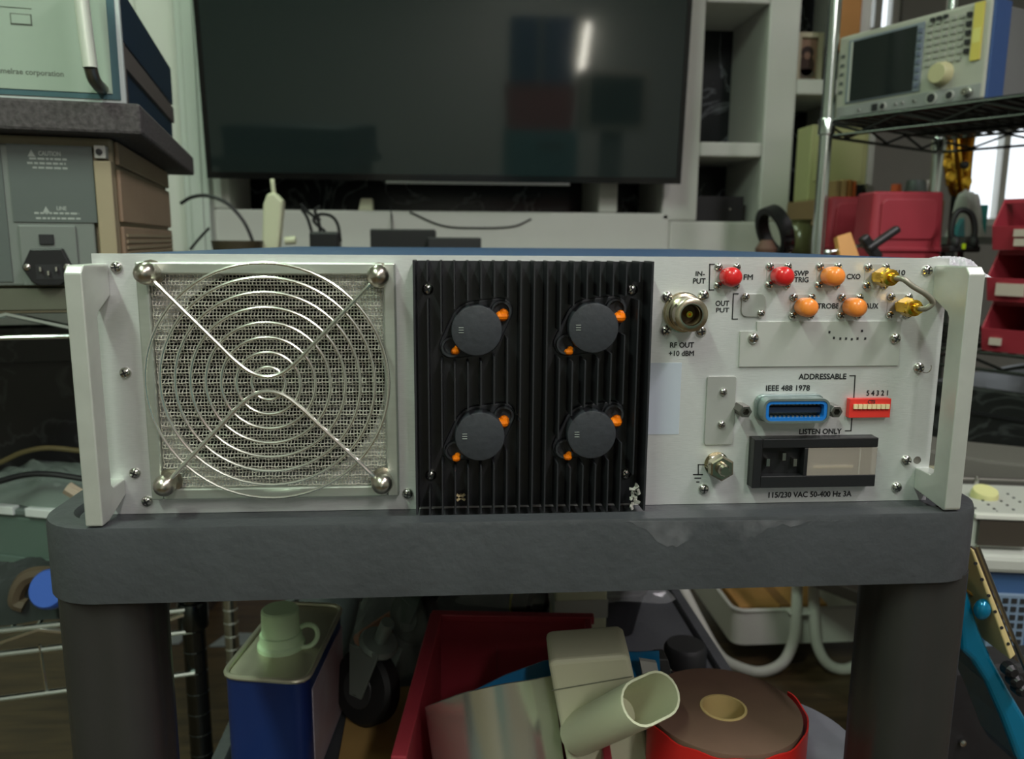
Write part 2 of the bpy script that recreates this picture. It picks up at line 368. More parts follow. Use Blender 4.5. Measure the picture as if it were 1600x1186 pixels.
# rear panel with a round fan opening
FCX, FCZ = -.1317, .9203
import bmesh
bm = bmesh.new(); NH = 64
def loop(pts, y): return [bm.verts.new((p[0], y, p[1])) for p in pts]
outer = [(-WX, Z0), (WX, Z0), (WX, Z1), (-WX, Z1)]; hole = [(FCX+.055*math.cos(2*PI*i/NH), FCZ+.055*math.sin(2*PI*i/NH)) for i in range(NH)]
L0, H0 = loop(outer, 0), loop(hole, 0); L1, H1 = loop(outer, .003), loop(hole, .003)
for L, H in ((L0, H0), (L1, H1)):
    ed = [bm.edges.new((L[i], L[(i+1) % 4])) for i in range(4)]+[bm.edges.new((H[i], H[(i+1) % NH])) for i in range(NH)]
    bmesh.ops.triangle_fill(bm, edges=ed, use_beauty=True)
for i in range(4): bm.faces.new((L0[i], L0[(i+1) % 4], L1[(i+1) % 4], L1[i]))
for i in range(NH): bm.faces.new((H0[i], H0[(i+1) % NH], H1[(i+1) % NH], H1[i]))
bmesh.ops.recalc_face_normals(bm, faces=bm.faces); me = bpy.data.meshes.new('rear_panel'); bm.to_mesh(me); bm.free()
panel = finish('rear_panel', me, ALU, gen)
# chassis: open-front box, blue lid
b = MB(); x0, x1 = -.213, .213
b.box((x0, .003, Z0), (x0+.002, .5, Z1-.003)); b.box((x1-.002, .003, Z0), (x1, .5, Z1-.003)); b.box((x0, .003, Z0), (x1, .5, Z0+.002)); b.box((x0, .498, Z0), (x1, .5, Z1-.003))
P(b, 'chassis', ALU2)
P(MB().box((-.2135, .0035, Z1-.003), (.2135, .502, Z1-.0005)), 'lid', LIDB, bevel=.0006)
# handles
def handle(s):
    xi, xo = (-.2072, -.2152) if s < 0 else (.2070, .2155)
    prof = [(0, .8615), (-.0215, .8548), (-.0285, .8548), (-.0285, .9735), (-.0255, .9768), (0, .9768)]  # y, z outline
    if s > 0: prof = [(0, .8580), (-.0275, .8546), (-.0285, .8556), (-.0285, .9745), (-.0255, .978), (0, .978)]
    slot = [(.0, .8695), (-.0135, .8695), (-.016, .8715), (-.016, .952), (-.014, .9548), (-.0, .9615)]
    n = 6; vs = [(xi, *q) for q in prof]+[(xi, *q) for q in slot]+[(xo, *q) for q in prof]+[(xo, *q) for q in slot]; b = MB(); fs = []
    for i in range(n-1):
        fs += [(i, i+1, n+i+1, n+i), (2*n+i, 3*n+i, 3*n+i+1, 2*n+i+1), (i, 2*n+i, 2*n+i+1, i+1), (n+i, n+i+1, 3*n+i+1, 3*n+i)]
    fs += [(0, n, 3*n, 2*n), (n-1, 3*n-1, 4*n-1, 2*n-1)]
    return P(b.add(vs, fs), 'handle', HAND, bevel=.0008)
for s in (-1, 1): handle(s)
# screws (domed head, cross recess shade painted as dark bars), one mesh shared
def screw_mesh(r, h):
    b = MB(); b.lathe([(r, 0), (r, .25*h), (r*.85, .7*h), (r*.5, .95*h), (0, h)], (0, 0, 0), n=14); b.cur = 1
    for a in (PI/4+.2, -PI/4+.2):
        M = Matrix.Rotation(a, 4, 'Y'); b.box((-r*.62, -h*1.04, -r*.13), (r*.62, -h*.72, r*.13), M)
    me = b.mesh('screw'); me.polygons.foreach_set('material_index', b.mi); me.materials.append(STEEL); me.materials.append(INK)
    for p in me.polygons: p.use_smooth = p.material_index == 0
    return me
SBIG, SSML = screw_mesh(.0029, .0021), screw_mesh(.0021, .0016)
def screw(px, py, parent=gen, me=SBIG, Y=0., rot=None):
    x, z = pan(px, py, Y-.001); o = bpy.data.objects.new('screw', me); COL.objects.link(o); o.parent = parent
    w = Vector((x, Y, z)); o.location = w-gen.location if parent is gen else w
    o.rotation_euler = (0, random.uniform(0, 1.5), 0); return o
for p in ((181, 418), (195, 583), (210, 740), (229, 784), (637, 772), (1450, 423), (1437, 575), (1417, 720), (1402, 762), (1100, 765)): screw(*p)
P(MB().lathe([(.0021, -.0002), (.0021, .0002), (.0, .0002)], (*[pan(1433, 719)[0]], 0, pan(1433, 719)[1]), n=14), 'spot_mark', DULLST, panel)

# fan behind the opening
fan = P(MB().lathe([(.022, .03), (.022, .012), (.020, .010), (0, .010)], (FCX, .03, FCZ), d=(0, 1, 0), n=24), 'fan', BLKP)
for i in range(7):
    a = 2*PI*i/7; M = Matrix.Translation((FCX, .05, FCZ)) @ Matrix.Rotation(a, 4, 'Y')
    b = MB(); vs = []
    for k in range(6):
        r = .02+.033*k/5; w = .012+.006*k/5
        vs += [M @ Vector((r, -.006, -w)), M @ Vector((r, .008, w)), M @ Vector((r, .0095, w)), M @ Vector((r, -.0045, -w))]
    fs = [(4*k+j, 4*k+(j+1) % 4, 4*k+4+(j+1) % 4, 4*k+4+j) for k in range(5) for j in range(4)]+[(0, 1, 2, 3), (20, 21, 22, 23)]
    P(b.add(vs, fs), 'blade', BLKP, fan)
P(MB().box((FCX-.06, .068, FCZ-.06), (FCX+.06, .07, FCZ+.06)), 'fan_back', BLKP, fan)

# filter frame + woven mesh + guard
YG = -.0065
fo = [pan(215, 408, YG), pan(617, 412, YG), pan(617, 776, YG), pan(240, 782, YG)]
X0, X1, ZA, ZB = fo[3][0]-.001, fo[1][0], fo[3][1], fo[1][1]+.0003; t = .0058
b = MB()
for lo, hi in (((X0, YG, ZA), (X0+t, 0, ZB)), ((X1-t, YG, ZA), (X1, 0, ZB)), ((X0+t, YG, ZA), (X1-t, 0, ZA+t)), ((X0+t, YG, ZB-t), (X1-t, 0, ZB))): b.box(lo, hi)
frame = P(b, 'filter_frame', ALUF, bevel=.0008)
pitch, wr = .00165, .00029; xs = np.arange(X0+t+.0004, X1-t, pitch); zs = np.arange(ZA+t+.0004, ZB-t, pitch)
def surf(x, z): return -.0036-.0019*np.sin(2*PI*z/.0054)*(.6+.4*np.sin(2*PI*x/.0074))
V = []; F = []
def wires(fixed, along, hor):
    sub = np.repeat(along, 2).astype(float); sub[1::2] += pitch/2
    for i, c in enumerate(fixed):
        n0 = len(V); par = 1 if (i % 2) == (0 if hor else 1) else -1
        for j, a in enumerate(sub):
            w = par*math.cos(PI*(j/2)) * .00035 if j % 2 == 0 else 0
            x, z = (a, c) if hor else (c, a); y = float(surf(x, z))+w
            for dx, dy in ((0, -wr), (wr, wr*.7), (-wr, wr*.7)):
                V.append((x, y+dy, z+dx) if hor else (x+dx, y+dy, z))
        for j in range(len(sub)-1):
            for k in range(3): l = (k+1) % 3; F.append((n0+3*j+k, n0+3*j+l, n0+3*j+3+l, n0+3*j+3+k))
wires(zs, xs, True); wires(xs, zs, False)
me = bpy.data.meshes.new('filter_mesh'); me.from_pydata(V, [], F)
fm = finish('filter_mesh', me, WIRE, frame); tag(fm, 'fine woven wire dust filter', kind='stuff')
guard_c = (FCX+.0002, FCZ-.0003)
for i, r in enumerate((.0578, .0510, .0440, .0368, .0296, .0224, .0152, .0080)):
    o = P(MB().tube(arc((guard_c[0], YG-.0055, guard_c[1]), r, 0, 2*PI*63/64, 63, (1, 0, 0), (0, 0, 1)), .00078, 8, closed=True), 'guard_ring', GUARD, smooth=True)
posts = [pan(228, 427, -.013), pan(591, 431, -.013), pan(258, 758, -.013), pan(597, 755, -.013)]
YW = YG-.0072
for k, (a, c) in enumerate(((posts[0], posts[1]), (posts[2], posts[3]))):
    s = 1 if k == 0 else -1; zc = guard_c[1]+s*.0035
    A, Cc = Vector((a[0], YG-.003, a[1])), Vector((c[0], YG-.003, c[1]))
    d1, d2 = Vector((a[0], YW, a[1])), Vector((c[0], YW, c[1]))
    mid = Vector((guard_c[0], YW, zc)); q1 = d1.lerp(Vector((guard_c[0]-.0155, YW, zc+s*.0085)), 1.); q2 = Vector((guard_c[0]+.0155, YW, zc+s*.0085))
    lead1 = d1.lerp(q1, .07); lead2 = d2.lerp(q2, .07)
    pts = [A, lead1]+[lead1.lerp(q1, i/6) for i in range(1, 6)]+[q1, Vector((guard_c[0]-.0078, YW, zc+s*.0022)), mid, Vector((guard_c[0]+.0078, YW, zc+s*.0022)), q2]+[q2.lerp(lead2, i/6) for i in range(1, 6)]+[lead2, Cc]
    P(MB().tube(spline(pts, 3), .00105, 8), 'guard_wire', GUARD, smooth=True)
for i, (x, z) in enumerate(posts):
    b = MB().lathe([(.0062, 0), (.0062, .0008), (.0046, .0008), (.0048, .006), (.0054, .008), (.0052, .0098), (.004, .0122), (.002, .0135), (0, .0138)], (x, YG+.001, z), n=16)
    P(b, 'acorn_nut', mat('aged_nickel', (186, 180, 168), .28, 1.), smooth=True)

# heatsink
sink = P(MB().box((-.0608, -.004, .8535), (.0542, 0, .979)), 'heatsink', BLK)
TR = [(745, 517), (928, 513), (750, 683), (925, 680)]
trc = []
for px, py in TR: trc.append(pan(px, py, -.0175))
DIR = (math.cos(math.radians(36)), math.sin(math.radians(36)))
def in_pocket(x, z, R=.0150, r=.0073, h=.0152):
    for cx, cz in trc:
        for s in (-1, 1):
            for k in range(9):
                t = k/8; dx = x-cx-s*DIR[0]*h*t; dz = z-cz-s*DIR[1]*h*t
                if dx*dx+dz*dz < (R*(1-t)+r*t)**2: return True
    return False
NF = 19; fxs = [-.0605+(.0539+.0605)*i/(NF-1) for i in range(NF)]
ssx = [pan(668, 452, -.005), pan(988, 453, -.005), pan(673, 743, -.005), pan(978, 741, -.005)]
for i, x in enumerate(fxs):
    z = .8545; start = None; top_ = .9795; step = .0005; w = .00062 if 0 < i < NF-1 else .0009
    def seg(z0, z1):
        if z1-z0 < .001: return
        P(MB().prism([(z0, -.004), (z1, -.004), (z1, -.0186), (z1-.0001, -.0192), (z0+.0001, -.0192), (z0, -.0186)], lambda zz, y: (x-w*(1 if y > -.018 else .55), y, zz), lambda zz, y: (x+w*(1 if y > -.018 else .55), y, zz)), 'fin', BLK, sink)
    while z < top_:
        zc = z+step/2; inside = in_pocket(x, zc) or any((x-sx)**2+(zc-sz)**2 < .0042**2 for sx, sz in ssx) or (i == NF-2 and zc < .866)
        if not inside and start is None: start = z
        if inside and start is not None: seg(start, z); start = None
        z += step
    if start is not None: seg(start, top_)
for sx, sz in ssx:
    o = bpy.data.objects.new('screw', SBIG); COL.objects.link(o); o.parent = sink; o.location = (sx, -.004, sz)
# chipped bare metal corner and a fleck of white residue
ch = mat('chipped_metal', (175, 172, 165), .6, .3, bump=1., scale=400)
b = MB(); x, z = pan(992, 785, -.016)
for k in range(14): M = Matrix.Translation((x+random.uniform(-.0022, .0016), -.0150+random.uniform(-.003, .002), .8560+k*.0008)) @ Matrix.Rotation(random.uniform(0, 3), 4, 'Y') @ Matrix.Rotation(random.uniform(0, 3), 4, 'X'); b.box((-.0014, -.0003, -.0008), (.0014, .0003, .0008), M)
P(b, 'chipped_edge', ch, sink)
b = MB(); x, z = pan(720, 777, -.008)
for a in (.6, -.7): b.box((-.0026, -.0006, -.0006), (.0026, .0006, .0006), Matrix.Translation((x, -.008, z)) @ Matrix.Rotation(a, 4, 'Y'))
b.box((-.0006, 0, -.0006), (.0006, .004, .0006), Matrix.Translation((x, -.008, z))); P(b, 'residue_fleck', CREAM, sink)
# transistors under dark caps
def hull(cx, cz, R, r, h):
    out = []; N = 48
    for i in range(N):
        a = 2*PI*i/N; best = 0
        d = (math.cos(a), math.sin(a)); 
        for s in (-1, 0, 1):
            px_, pz_, rr = s*DIR[0]*h, s*DIR[1]*h, (R if s == 0 else r)
            dot = d[0]*px_+d[1]*pz_; det = dot*dot-(px_*px_+pz_*pz_-rr*rr)
            if det > 0: best = max(best, dot+math.sqrt(det))
        # straight tangent sides between the circles
        al = a-math.atan2(DIR[1], DIR[0]); ca, sa = abs(math.cos(al)), abs(math.sin(al)); k = (R-r)/h; cs = math.sqrt(1-k*k)
        den = ca*k+sa*cs
        if den > 1e-6:
            t = R/den; q = t*ca
            if R*k <= q <= h+r*k: best = max(best, t)
        out.append((cx+d[0]*best, cz+d[1]*best))
    return out
blobs = [((785, 494), (712, 549)), ((969, 496), (890, 550)), ((786, 661), (713, 717)), ((963, 660), (888, 715))]
for i, (cx, cz) in enumerate(trc):
    pl = hull(cx, cz, .0136, .0062, .0151)
    tr = P(MB().prism(pl, lambda a, c: (a, -.004, c), lambda a, c: (a, -.0072, c)), 'power_transistor', CAPB, bevel=.0006)
    tag(tr, 'round dark cap on a diamond flange')
    P(MB().lathe([(.0124, .004), (.0124, .0160), (.0121, .0168), (.0115, .0170), (0, .0170)], (cx, 0, cz), n=36), 'cap', CAPB, tr, smooth=True)
    for s in (-1, 1):
        lx, lz = cx+s*DIR[0]*.0151, cz+s*DIR[1]*.0151
        P(MB().lathe([(.0052, .006), (.0050, .0105), (.0040, .0105), (.0036, .0075), (0, .0075)], (lx, 0, lz), n=18), 'mounting_lobe', CAPB, tr, smooth=True)
        bx, bz = pan(*blobs[i][0 if s > 0 else 1], -.0118)
        k = 1.55 if s > 0 else 1.05
        b = MB(); b.ball((bx, -.0102, bz), .0022*k, 8, 6, (1.0, 1.2, .8)); b.ball((bx+.0006, -.0095, bz+.0009), .0017*k, 7, 5, (1, 1.1, 1)); b.ball((bx-.0008, -.0090, bz-.0004), .0016*k, 7, 5)
        P(b, 'sealant_blob', ORNG, tr)
    for k in range(3):
        b = MB(); x = cx-.0075; z = cz+.0015-k*.0012; b.box((x-.0012, -.01725, z-.00012), (x+.0012, -.0169, z+.00012)); P(b, 'embossed_mark', WTXT, tr)
# ---------------- right-hand panel furniture
def plate(x0, x1, y0, y1, th=.0012, m=PLATE, name='cover_plate', r=.0012):
    a = pan(x0, y1, -th); c = pan(x1, y0, -th); a2 = pan(x0, y0, -th); c2 = pan(x1, y1, -th)
    X = ((a[0]+a2[0])/2, (c[0]+c2[0])/2); Z = ((a[1]+c2[1])/2, (c[1]+a2[1])/2)
    return P(MB().prism(rrect(X[0], X[1], Z[0], Z[1], r, 3), lambda q, s: (q, 0, s), lambda q, s: (q, -th, s)), name, m, bevel=.0002)
sp = plate(1159, 1196, 459, 495, r=.003); screw(1166, 464, me=SSML, Y=-.0012); screw(1190, 490, me=SSML, Y=-.0012)
# wide plate with a notch at its upper left
a = [pan(*q, -.0012) for q in ((1157, 518), (1183, 518), (1183, 503), (1408, 502), (1404, 571), (1155, 573))]
P(MB().prism(a, lambda q, s: (q, 0, s), lambda q, s: (q, -.0012, s)), 'name_plate', mat('name_plate_alu', (190, 191, 186), .5, .5, var=.03, scale=30)); screw(1178, 529, Y=-.0012); screw(1400, 529, Y=-.0012)
for q in ((1296, 519), (1303, 528), (1313, 529), (1322, 529), (1331, 530), (1340, 529), (1347, 517), (1352, 529)):
    x, z = pan(*q, -.0013); P(MB().box((x-.0005, -.0014, z-.0006), (x+.0005, -.0012, z+.0006)), 'worn_print', INK, panel)
plate(1103, 1148, 588, 695); screw(1131, 613, me=SSML, Y=-.0012); screw(1128, 664, me=SSML, Y=-.0012)
plate(1012, 1063, 567, 679, th=.0002, m=mat('pale_sticker', (172, 180, 190), .5), name='pale_sticker', r=.0003)
# N connector
x, z = pan(1070, 489, -.004)
rf = P(MB().lathe([(.0104, 0), (.0104, .0016), (0, .0016)], (x, 0, z), n=28), 'coaxial_connector', NICKEL)
b = MB().lathe([(.0098, .0016), (.0098, .0045), (.0086, .0050), (.0086, .0075), (.0078, .0080), (.0078, .0098), (.0084, .0104), (.0084, .0155), (.0078, .0160), (.0054, .0160), (.0052, .0125), (.0051, .0124)], (x, 0, z), n=28)
P(b, 'threaded_barrel', NICKEL, rf, smooth=True)
P(MB().lathe([(.0052, .0145), (.0050, .006), (.0048, .0058), (0, .0058)], (x, 0, z), n=28), 'dark_bore', mat('bore_brown', (92, 76, 52), .4, .4), rf, smooth=True)
P(MB().lathe([(.0016, .005), (.0016, .0125), (.0008, .0125), (.0007, .009), (0, .009)], (x, 0, z), n=12), 'centre_pin', GOLD, rf, smooth=True)
for q in ((1043, 464), (1100, 462), (1041, 517), (1096, 518)): screw(*q)
# capped and cabled small connectors
for px, py, kind in ((1142, 432, 'r'), (1222, 431, 'r'), (1300, 431, 'o'), (1256, 479, 'o'), (1331, 479, 'o'), (1375, 432, 'g'), (1408, 478, 'g')):
    x, z = pan(px-(5 if py < 460 else 2), py, -.001)
    fl = P(MB().prism(rrect(x-.0062, x+.0062, z-.0062, z+.0062, .001, 2), lambda q, s: (q, 0, s), lambda q, s: (q, -.0003, s)), 'connector_flange', ALU2)
    for dx in (-.0047, .0047):
        for dz in (-.0047, .0047):
            o = bpy.data.objects.new('screw', SSML); COL.objects.link(o); o.parent = fl; o.location = (x+dx, -.0003, z+dz); o.rotation_euler = (0, random.uniform(0, 1.5), 0)
    if kind != 'g':
        P(MB().lathe([(.0046, .0012), (.0049, .004), (.0049, .0078), (.0045, .0098), (.0032, .0110), (.0015, .0115), (0, .0116)], (x, 0, z), n=22), 'rubber_cap', REDC if kind == 'r' else ORGC, fl, smooth=True)
    else:
        P(MB().lathe([(.0034, .0012), (.0034, .005), (.0048, .005), (.0048, .0118), (.0040, .0120), (0, .0120)], (x, 0, z), n=6, ph=PI/6), 'hex_nut', GOLD, fl)
        P(MB().lathe([(.0042, .0110), (.0042, .0148), (.0036, .0150), (.0024, .0152), (.0024, .019), (0, .019)], (x, 0, z), n=18), 'gold_collar', GOLD, fl, smooth=True)
        if px == 1375: g0 = Vector((x, -.018, z))
        else: g1 = Vector((x, -.018, z))
pts = [g0, g0+Vector((.0018, -.0045, -.0004)), g0+Vector((.0065, -.0062, -.004)), g0.lerp(g1, .6)+Vector((.0045, -.0068, .0015)), g1+Vector((.0035, -.0056, .0035)), g1+Vector((.0012, -.004, .0004)), g1]
P(MB().tube(spline(pts, 8), .0014, 10), 'link_cable', CABL, smooth=True)
# ribbon-type bus connector
x, z = pan(1236, 638, -.004); 
def ring_prism(b, ax0, ax1, az, ya, yb, r, wall):
    o_ = rrect(x+ax0, x+ax1, z-az, z+az, r, 4); i_ = rrect(x+ax0+wall, x+ax1-wall, z-az+wall, z+az-wall, max(r-wall, .0004), 4); n = len(o_)
    vs = [(p[0], ya, p[1]) for p in o_]+[(p[0], yb, p[1]) for p in o_]+[(p[0], yb, p[1]) for p in i_]+[(p[0], ya, p[1]) for p in i_]
    b.add(vs, [(k*n+i, k*n+(i+1) % n, ((k+1) % 4)*n+(i+1) % n, ((k+1) % 4)*n+i) for k in range(4) for i in range(n)])
SHELL = mat('zinc_shell', (146, 160, 158), .35, .8)
b = MB().prism(rrect(x-.0185, x+.0185, z-.0072, z+.0072, .0045, 4), lambda q, s: (q, 0, s), lambda q, s: (q, -.003, s)); bus = P(b, 'bus_connector', SHELL, bevel=.0005)
b = MB(); ring_prism(b, -.0175, .0175, .0064, -.002, -.0112, .004, .0012); P(b, 'shell', SHELL, bus, smooth=True)
b = MB(); ring_prism(b, -.0162, .0162, .0052, -.002, -.0108, .003, .0016); P(b, 'insulator', BLUEP, bus)
P(MB().box((x-.0145, -.0078, z-.0014), (x+.0145, -.002, z+.0014)), 'tongue', mat('dark_blue_insulator', (30, 44, 66), .5), bus)
for k in range(12):
    q = x-.0126+k*.00229
    P(MB().box((q-.0006, -.0095, z-.0036), (q+.0006, -.003, z-.0026)), 'contact', STEEL, bus)
    P(MB().box((q-.0006, -.0085, z+.0026), (q+.0006, -.003, z+.0036)), 'contact', DULLST, bus)
for px in (1163, 1304):
    sx, sz = pan(px, 642, -.008)
    o = P(MB().lathe([(.0034, 0), (.0034, .010), (.0030, .0105), (.0018, .0105), (.0016, .006), (0, .006)], (sx, 0, sz), n=6), 'hex_standoff', DULLST, bus)
# switch block
a = pan(1326, 653, -.0035); c = pan(1393, 623, -.0035)
sw = P(MB().box((a[0], -.0035, a[1]), (c[0], 0, c[1])), 'switch_block', REDD, bevel=.0002)
for k in range(8):
    q, s = pan(1336.5+k*7.1, 635, -.0038); P(MB().box((q-.0010, -.0046, s-.0012), (q+.0010, -.003, s+.0012)), 'slider', CREAM, sw)
    P(MB().box((q-.00095, -.0036, s-.0024), (q+.00095, -.0034, s-.0010)), 'slider_well', DKRED, sw)
text('CTS', 1356, 1367, 625, 630.5, sw, Y=-.0035)
# mains inlet with fuse window
a = pan(1173, 763, -.006); c = pan(1371, 683, -.006); cz = (a[1]+c[1])/2; IX0, IX1, IZ0, IZ1 = a[0], c[0], a[1]+.0004, c[1]
inl = P(MB().box((IX0, -.002, IZ0), (IX1, 0, IZ1)), 'mains_inlet', BLKP)
b = MB(); cxm = pan(1260, 720, -.006)[0]
b.box((IX0, -.0075, IZ0), (IX0+.0045, -.002, IZ1)); b.box((IX0+.0045, -.0075, IZ1-.0050), (IX1, -.002, IZ1)); b.box((IX0+.0045, -.0075, IZ0), (IX1, -.002, IZ0+.0065)); b.box((cxm-.002, -.0075, IZ0+.0065), (cxm, -.002, IZ1-.005))
P(b, 'inlet_frame', BLKP, inl, bevel=.0004)
for px, py in ((1199, 722), (1224, 713), (1241, 722)):
    q, s = pan(px, py, -.005); P(MB().box((q-.0009, -.0062, s-.002), (q+.0009, -.002, s+.002)), 'pin', STEEL, inl)
P(MB().box((cxm, -.0072, IZ0+.0062), (IX1, -.0060, IZ1-.0052)), 'fuse_window', SMOKE, inl, bevel=.0003)
P(MB().box((cxm+.001, -.0040, IZ0+.008), (IX1-.010, -.002, IZ1-.0075)), 'fuse_card', mat('fuse_card', (96, 92, 86), .6), inl)
fy = IZ0+.0105; P(MB().cyl((cxm+.004, -.0046, fy), (IX1-.012, -.0046, fy), .0017, 12), 'fuse', mat('fuse_glass', (196, 180, 150), .15), inl, smooth=True)
P(MB().box((IX1-.0092, -.0066, IZ0+.0063), (IX1-.0086, -.0058, IZ1-.0054)), 'window_seam', WHITE, inl)
# ground stud
x, z = pan(1122, 727, -.003)
gs = P(MB().lathe([(.0066, 0), (.0066, .0008), (0, .0008)], (x, 0, z), n=22), 'ground_stud', NICKEL)
P(MB().lathe([(.0064, .0008), (.0064, .0042), (.0055, .0046), (0, .0046)], (x, 0, z), n=6, ph=.2), 'hex_nut', NICKEL, gs)
P(MB().lathe([(.0068, .0048), (.0068, .0094), (.0058, .0099), (0, .0099)], (x, 0, z), n=6, ph=.55), 'hex_nut', NICKEL, gs)
P(MB().lathe([(.0030, .009), (.0032, .010), (.0028, .0107), (.0032, .0114), (.0028, .0121), (.0032, .0128), (.0028, .0138), (.0024, .0146), (0, .0146)], (x, 0, z), n=16), 'threaded_stud', NICKEL, gs, smooth=True)
# printed lettering and lines on the panel
for s, x0, x1, yt, yb in (('IN-', 1087, 1101, 424, 431), ('PUT', 1083, 1102, 435, 443), ('FM', 1162, 1176, 429, 437), ('SWP', 1241, 1263, 423, 431), ('TRIG', 1241, 1263, 433, 441), ('CXO', 1323, 1344, 428, 436),
                          ('5/10', 1392, 1414, 422, 430), ('MHz', 1390, 1413, 432, 439), ('OUT', 1118, 1139, 470, 478), ('PUT', 1119, 1139, 481, 488), ('STROBE', 1272, 1311, 474, 482), ('AUX', 1352, 1372, 474, 482), ('MHz', 1422, 1444, 478, 486),
                          ('RF OUT', 1047, 1084, 535, 543), ('+10 dBM', 1045, 1084, 548, 556), ('ADDRESSABLE', 1248, 1322, 584, 592.5), ('IEEE 488 1978', 1197, 1265, 602, 610.5),
                          ('5 4 3 2 1', 1354, 1387, 610, 618), ('LISTEN ONLY', 1249, 1314.5, 670, 678), ('115/230 VAC 50-400 Hz 3A', 1201, 1330, 768, 776.5)):
    text(s, x0, x1, yt, yb, panel)
def line(pts, w=.00055, name='printed_line'):
    b = MB(); Q = [pan(*p) for p in pts]
    for (a0, c0), (a1, c1) in zip(Q, Q[1:]):
        d = Vector((a1-a0, c1-c0)); ln = d.length; d.normalize(); n = Vector((-d.y, d.x))*w/2; e = d*w/2
        v = [Vector((a0, c0))-e+n, Vector((a1, c1))+e+n, Vector((a1, c1))+e-n, Vector((a0, c0))-e-n]
        b.add([(p.x, -.0002, p.y) for p in v]+[(p.x, 0, p.y) for p in v], [(0, 1, 2, 3), (4, 7, 6, 5), (0, 4, 5, 1), (1, 5, 6, 2), (2, 6, 7, 3), (3, 7, 4, 0)])
    P(b, name, INK, panel)
line([(1116, 413), (1109, 413), (1108, 453), (1115, 453)]); line([(1153, 459), (1146, 459), (1144, 498.5), (1152, 498.5)])
line([(1328, 587), (1336, 587), (1334, 622)]); line([(1331, 654), (1329.5, 673), (1321, 673)])
line([(1102, 726), (1091, 726), (1091, 741)]); line([(1083.5, 741.5), (1097.5, 741.5)]); line([(1086, 747), (1094.5, 747)]); line([(1088.5, 753), (1092, 753)])
# curled clear tape scrap on the right rear corner, crumpled film behind it
a = pan(1449, 577, -.003); P(MB().tube(arc((a[0]-.001, -.0035, a[1]+.001), .0028, -2.2, .5, 12, (1, 0, 0), (0, 0, 1)), .00025, 5), 'film_scrap', STEEL)
# ================================================================== TELEVISION AND ITS BENCH
tv = thing('television', 'large black flat television mounted on the white niche wall', 'television', (-.049, 1.70, 1.137), world=False); tv.rotation_euler = (math.radians(5), 0, 0)
build(MB().box((-.60, 0, 0), (.60, .035, .69)), 'body', BEZ, tv, bevel=.003)
build(MB().box((-.588, -.0015, .016), (.588, .0005, .678)), 'screen', SCRN, tv)
b = MB(); b.box((-.60, -.004, 0), (-.588, .002, .69)); b.box((.588, -.004, 0), (.60, .002, .69)); b.box((-.588, -.004, .678), (.588, .002, .69)); b.box((-.588, -.004, 0), (.588, .002, .016)); build(b, 'bezel', BEZ, tv)
build(MB().box((-.30, .05, .12), (.30, .12, .55)), 'wall_mount', BLKP, tv)
build(MB().box((-.16, -.006, -.008), (.31, .012, -.001)), 'trim_strip', mat('silver_trim', (120, 120, 118), .3, .8), tv, bevel=.001)
ben = thing('media_bench', 'dark long bench standing below the television', 'bench', (0, 1.5, 0))
build(MB().box((-.78, 1.2, .92), (.64, 1.78, .955)), 'top', mat('dark_bench', (52, 46, 40), .5), ben, bevel=.003)
for x in (-.72, .12):
    for y in (1.70, 1.74): build(MB().box((x-.025, y-.025, 0), (x+.025, y+.025, .92)), 'leg', mat('dark_bench', 0), ben)
ZBN = .955
def on(px, py, Y): return at(px, py, Y)
def boxat(name, px0, px1, py, Y, dep, m, label, cat, zb=ZBN, bevel=.003, group=None):
    a, c = at(px0, py, Y), at(px1, py, Y); zt = (a.z+c.z)/2
    o = build(MB().box((a.x, Y, zb), (c.x, Y+dep, zt)), name, m, bevel=bevel); return tag(o, label, cat, group)
# white extension plug leaning on the bench
t = at(420, 300, 1.45); bt = at(432, 388, 1.45); r = thing('power_strip', 'cream extension socket standing upright below the television left side', 'power strip', (bt.x, 1.45, ZBN))
h = t.z-ZBN
b = MB().prism([(-.022, 0), (.014, 0), (.026, h*.62), (.030, h*.86), (.012, h), (-.004, h*.98), (-.014, h*.8)], lambda x, z: (bt.x+x-.012, 1.45, z+ZBN), lambda x, z: (bt.x+x-.012, 1.485, z+ZBN)); build(b, 'body', CRMP, r, bevel=.006)
build(MB().tube(spline([(bt.x-.004, 1.467, ZBN+h*.95), (bt.x-.006, 1.467, ZBN+h+.02), (bt.x-.007, 1.470, ZBN+h+.028)]), .005, 8), 'cord', CRMP, r, smooth=True)
build(MB().cyl((bt.x+.016, 1.467, ZBN+.03), (bt.x+.04, 1.467, ZBN+.032), .009, 12), 'plug', CRMP, r, smooth=True)
a = at(505, 362, 1.45)
r = thing('power_adapter', 'black power adapter with looping cords beside the cream extension socket', 'adapter', (a.x, 1.45, ZBN))
build(MB().box((a.x-.03, 1.44, ZBN), (a.x+.035, 1.49, a.z)), 'body', BLKP, r, bevel=.005)
for q in ([(487, 362), (480, 340), (470, 325)], [(500, 362), (497, 345), (480, 330), (470, 318)], [(508, 362), (490, 345), (500, 335), (518, 338), (528, 352), (532, 378)], [(500, 345), (492, 330), (500, 322)]):
    build(MB().tube(spline([at(*p, 1.46) for p in q]), .0035, 6), 'cord', BLKP, r, smooth=True)
tag(build(MB().tube(spline([at(282, 318, 1.5), at(300, 308, 1.5), at(325, 306, 1.5), at(355, 318, 1.5), at(380, 345, 1.5), at(394, 375, 1.5), at(396, 388, 1.5)]), .004, 8), 'black_cable', BLKP, smooth=True), 'black cable arching over the white pilaster foot', 'cable')
tag(build(MB().tube(spline([at(297, 390, 1.5), at(312, 372, 1.5), at(327, 356, 1.5)]), .003, 8), 'loose_cord', BLKP, smooth=True), 'short dark cord at the foot of the pilaster', 'cable')
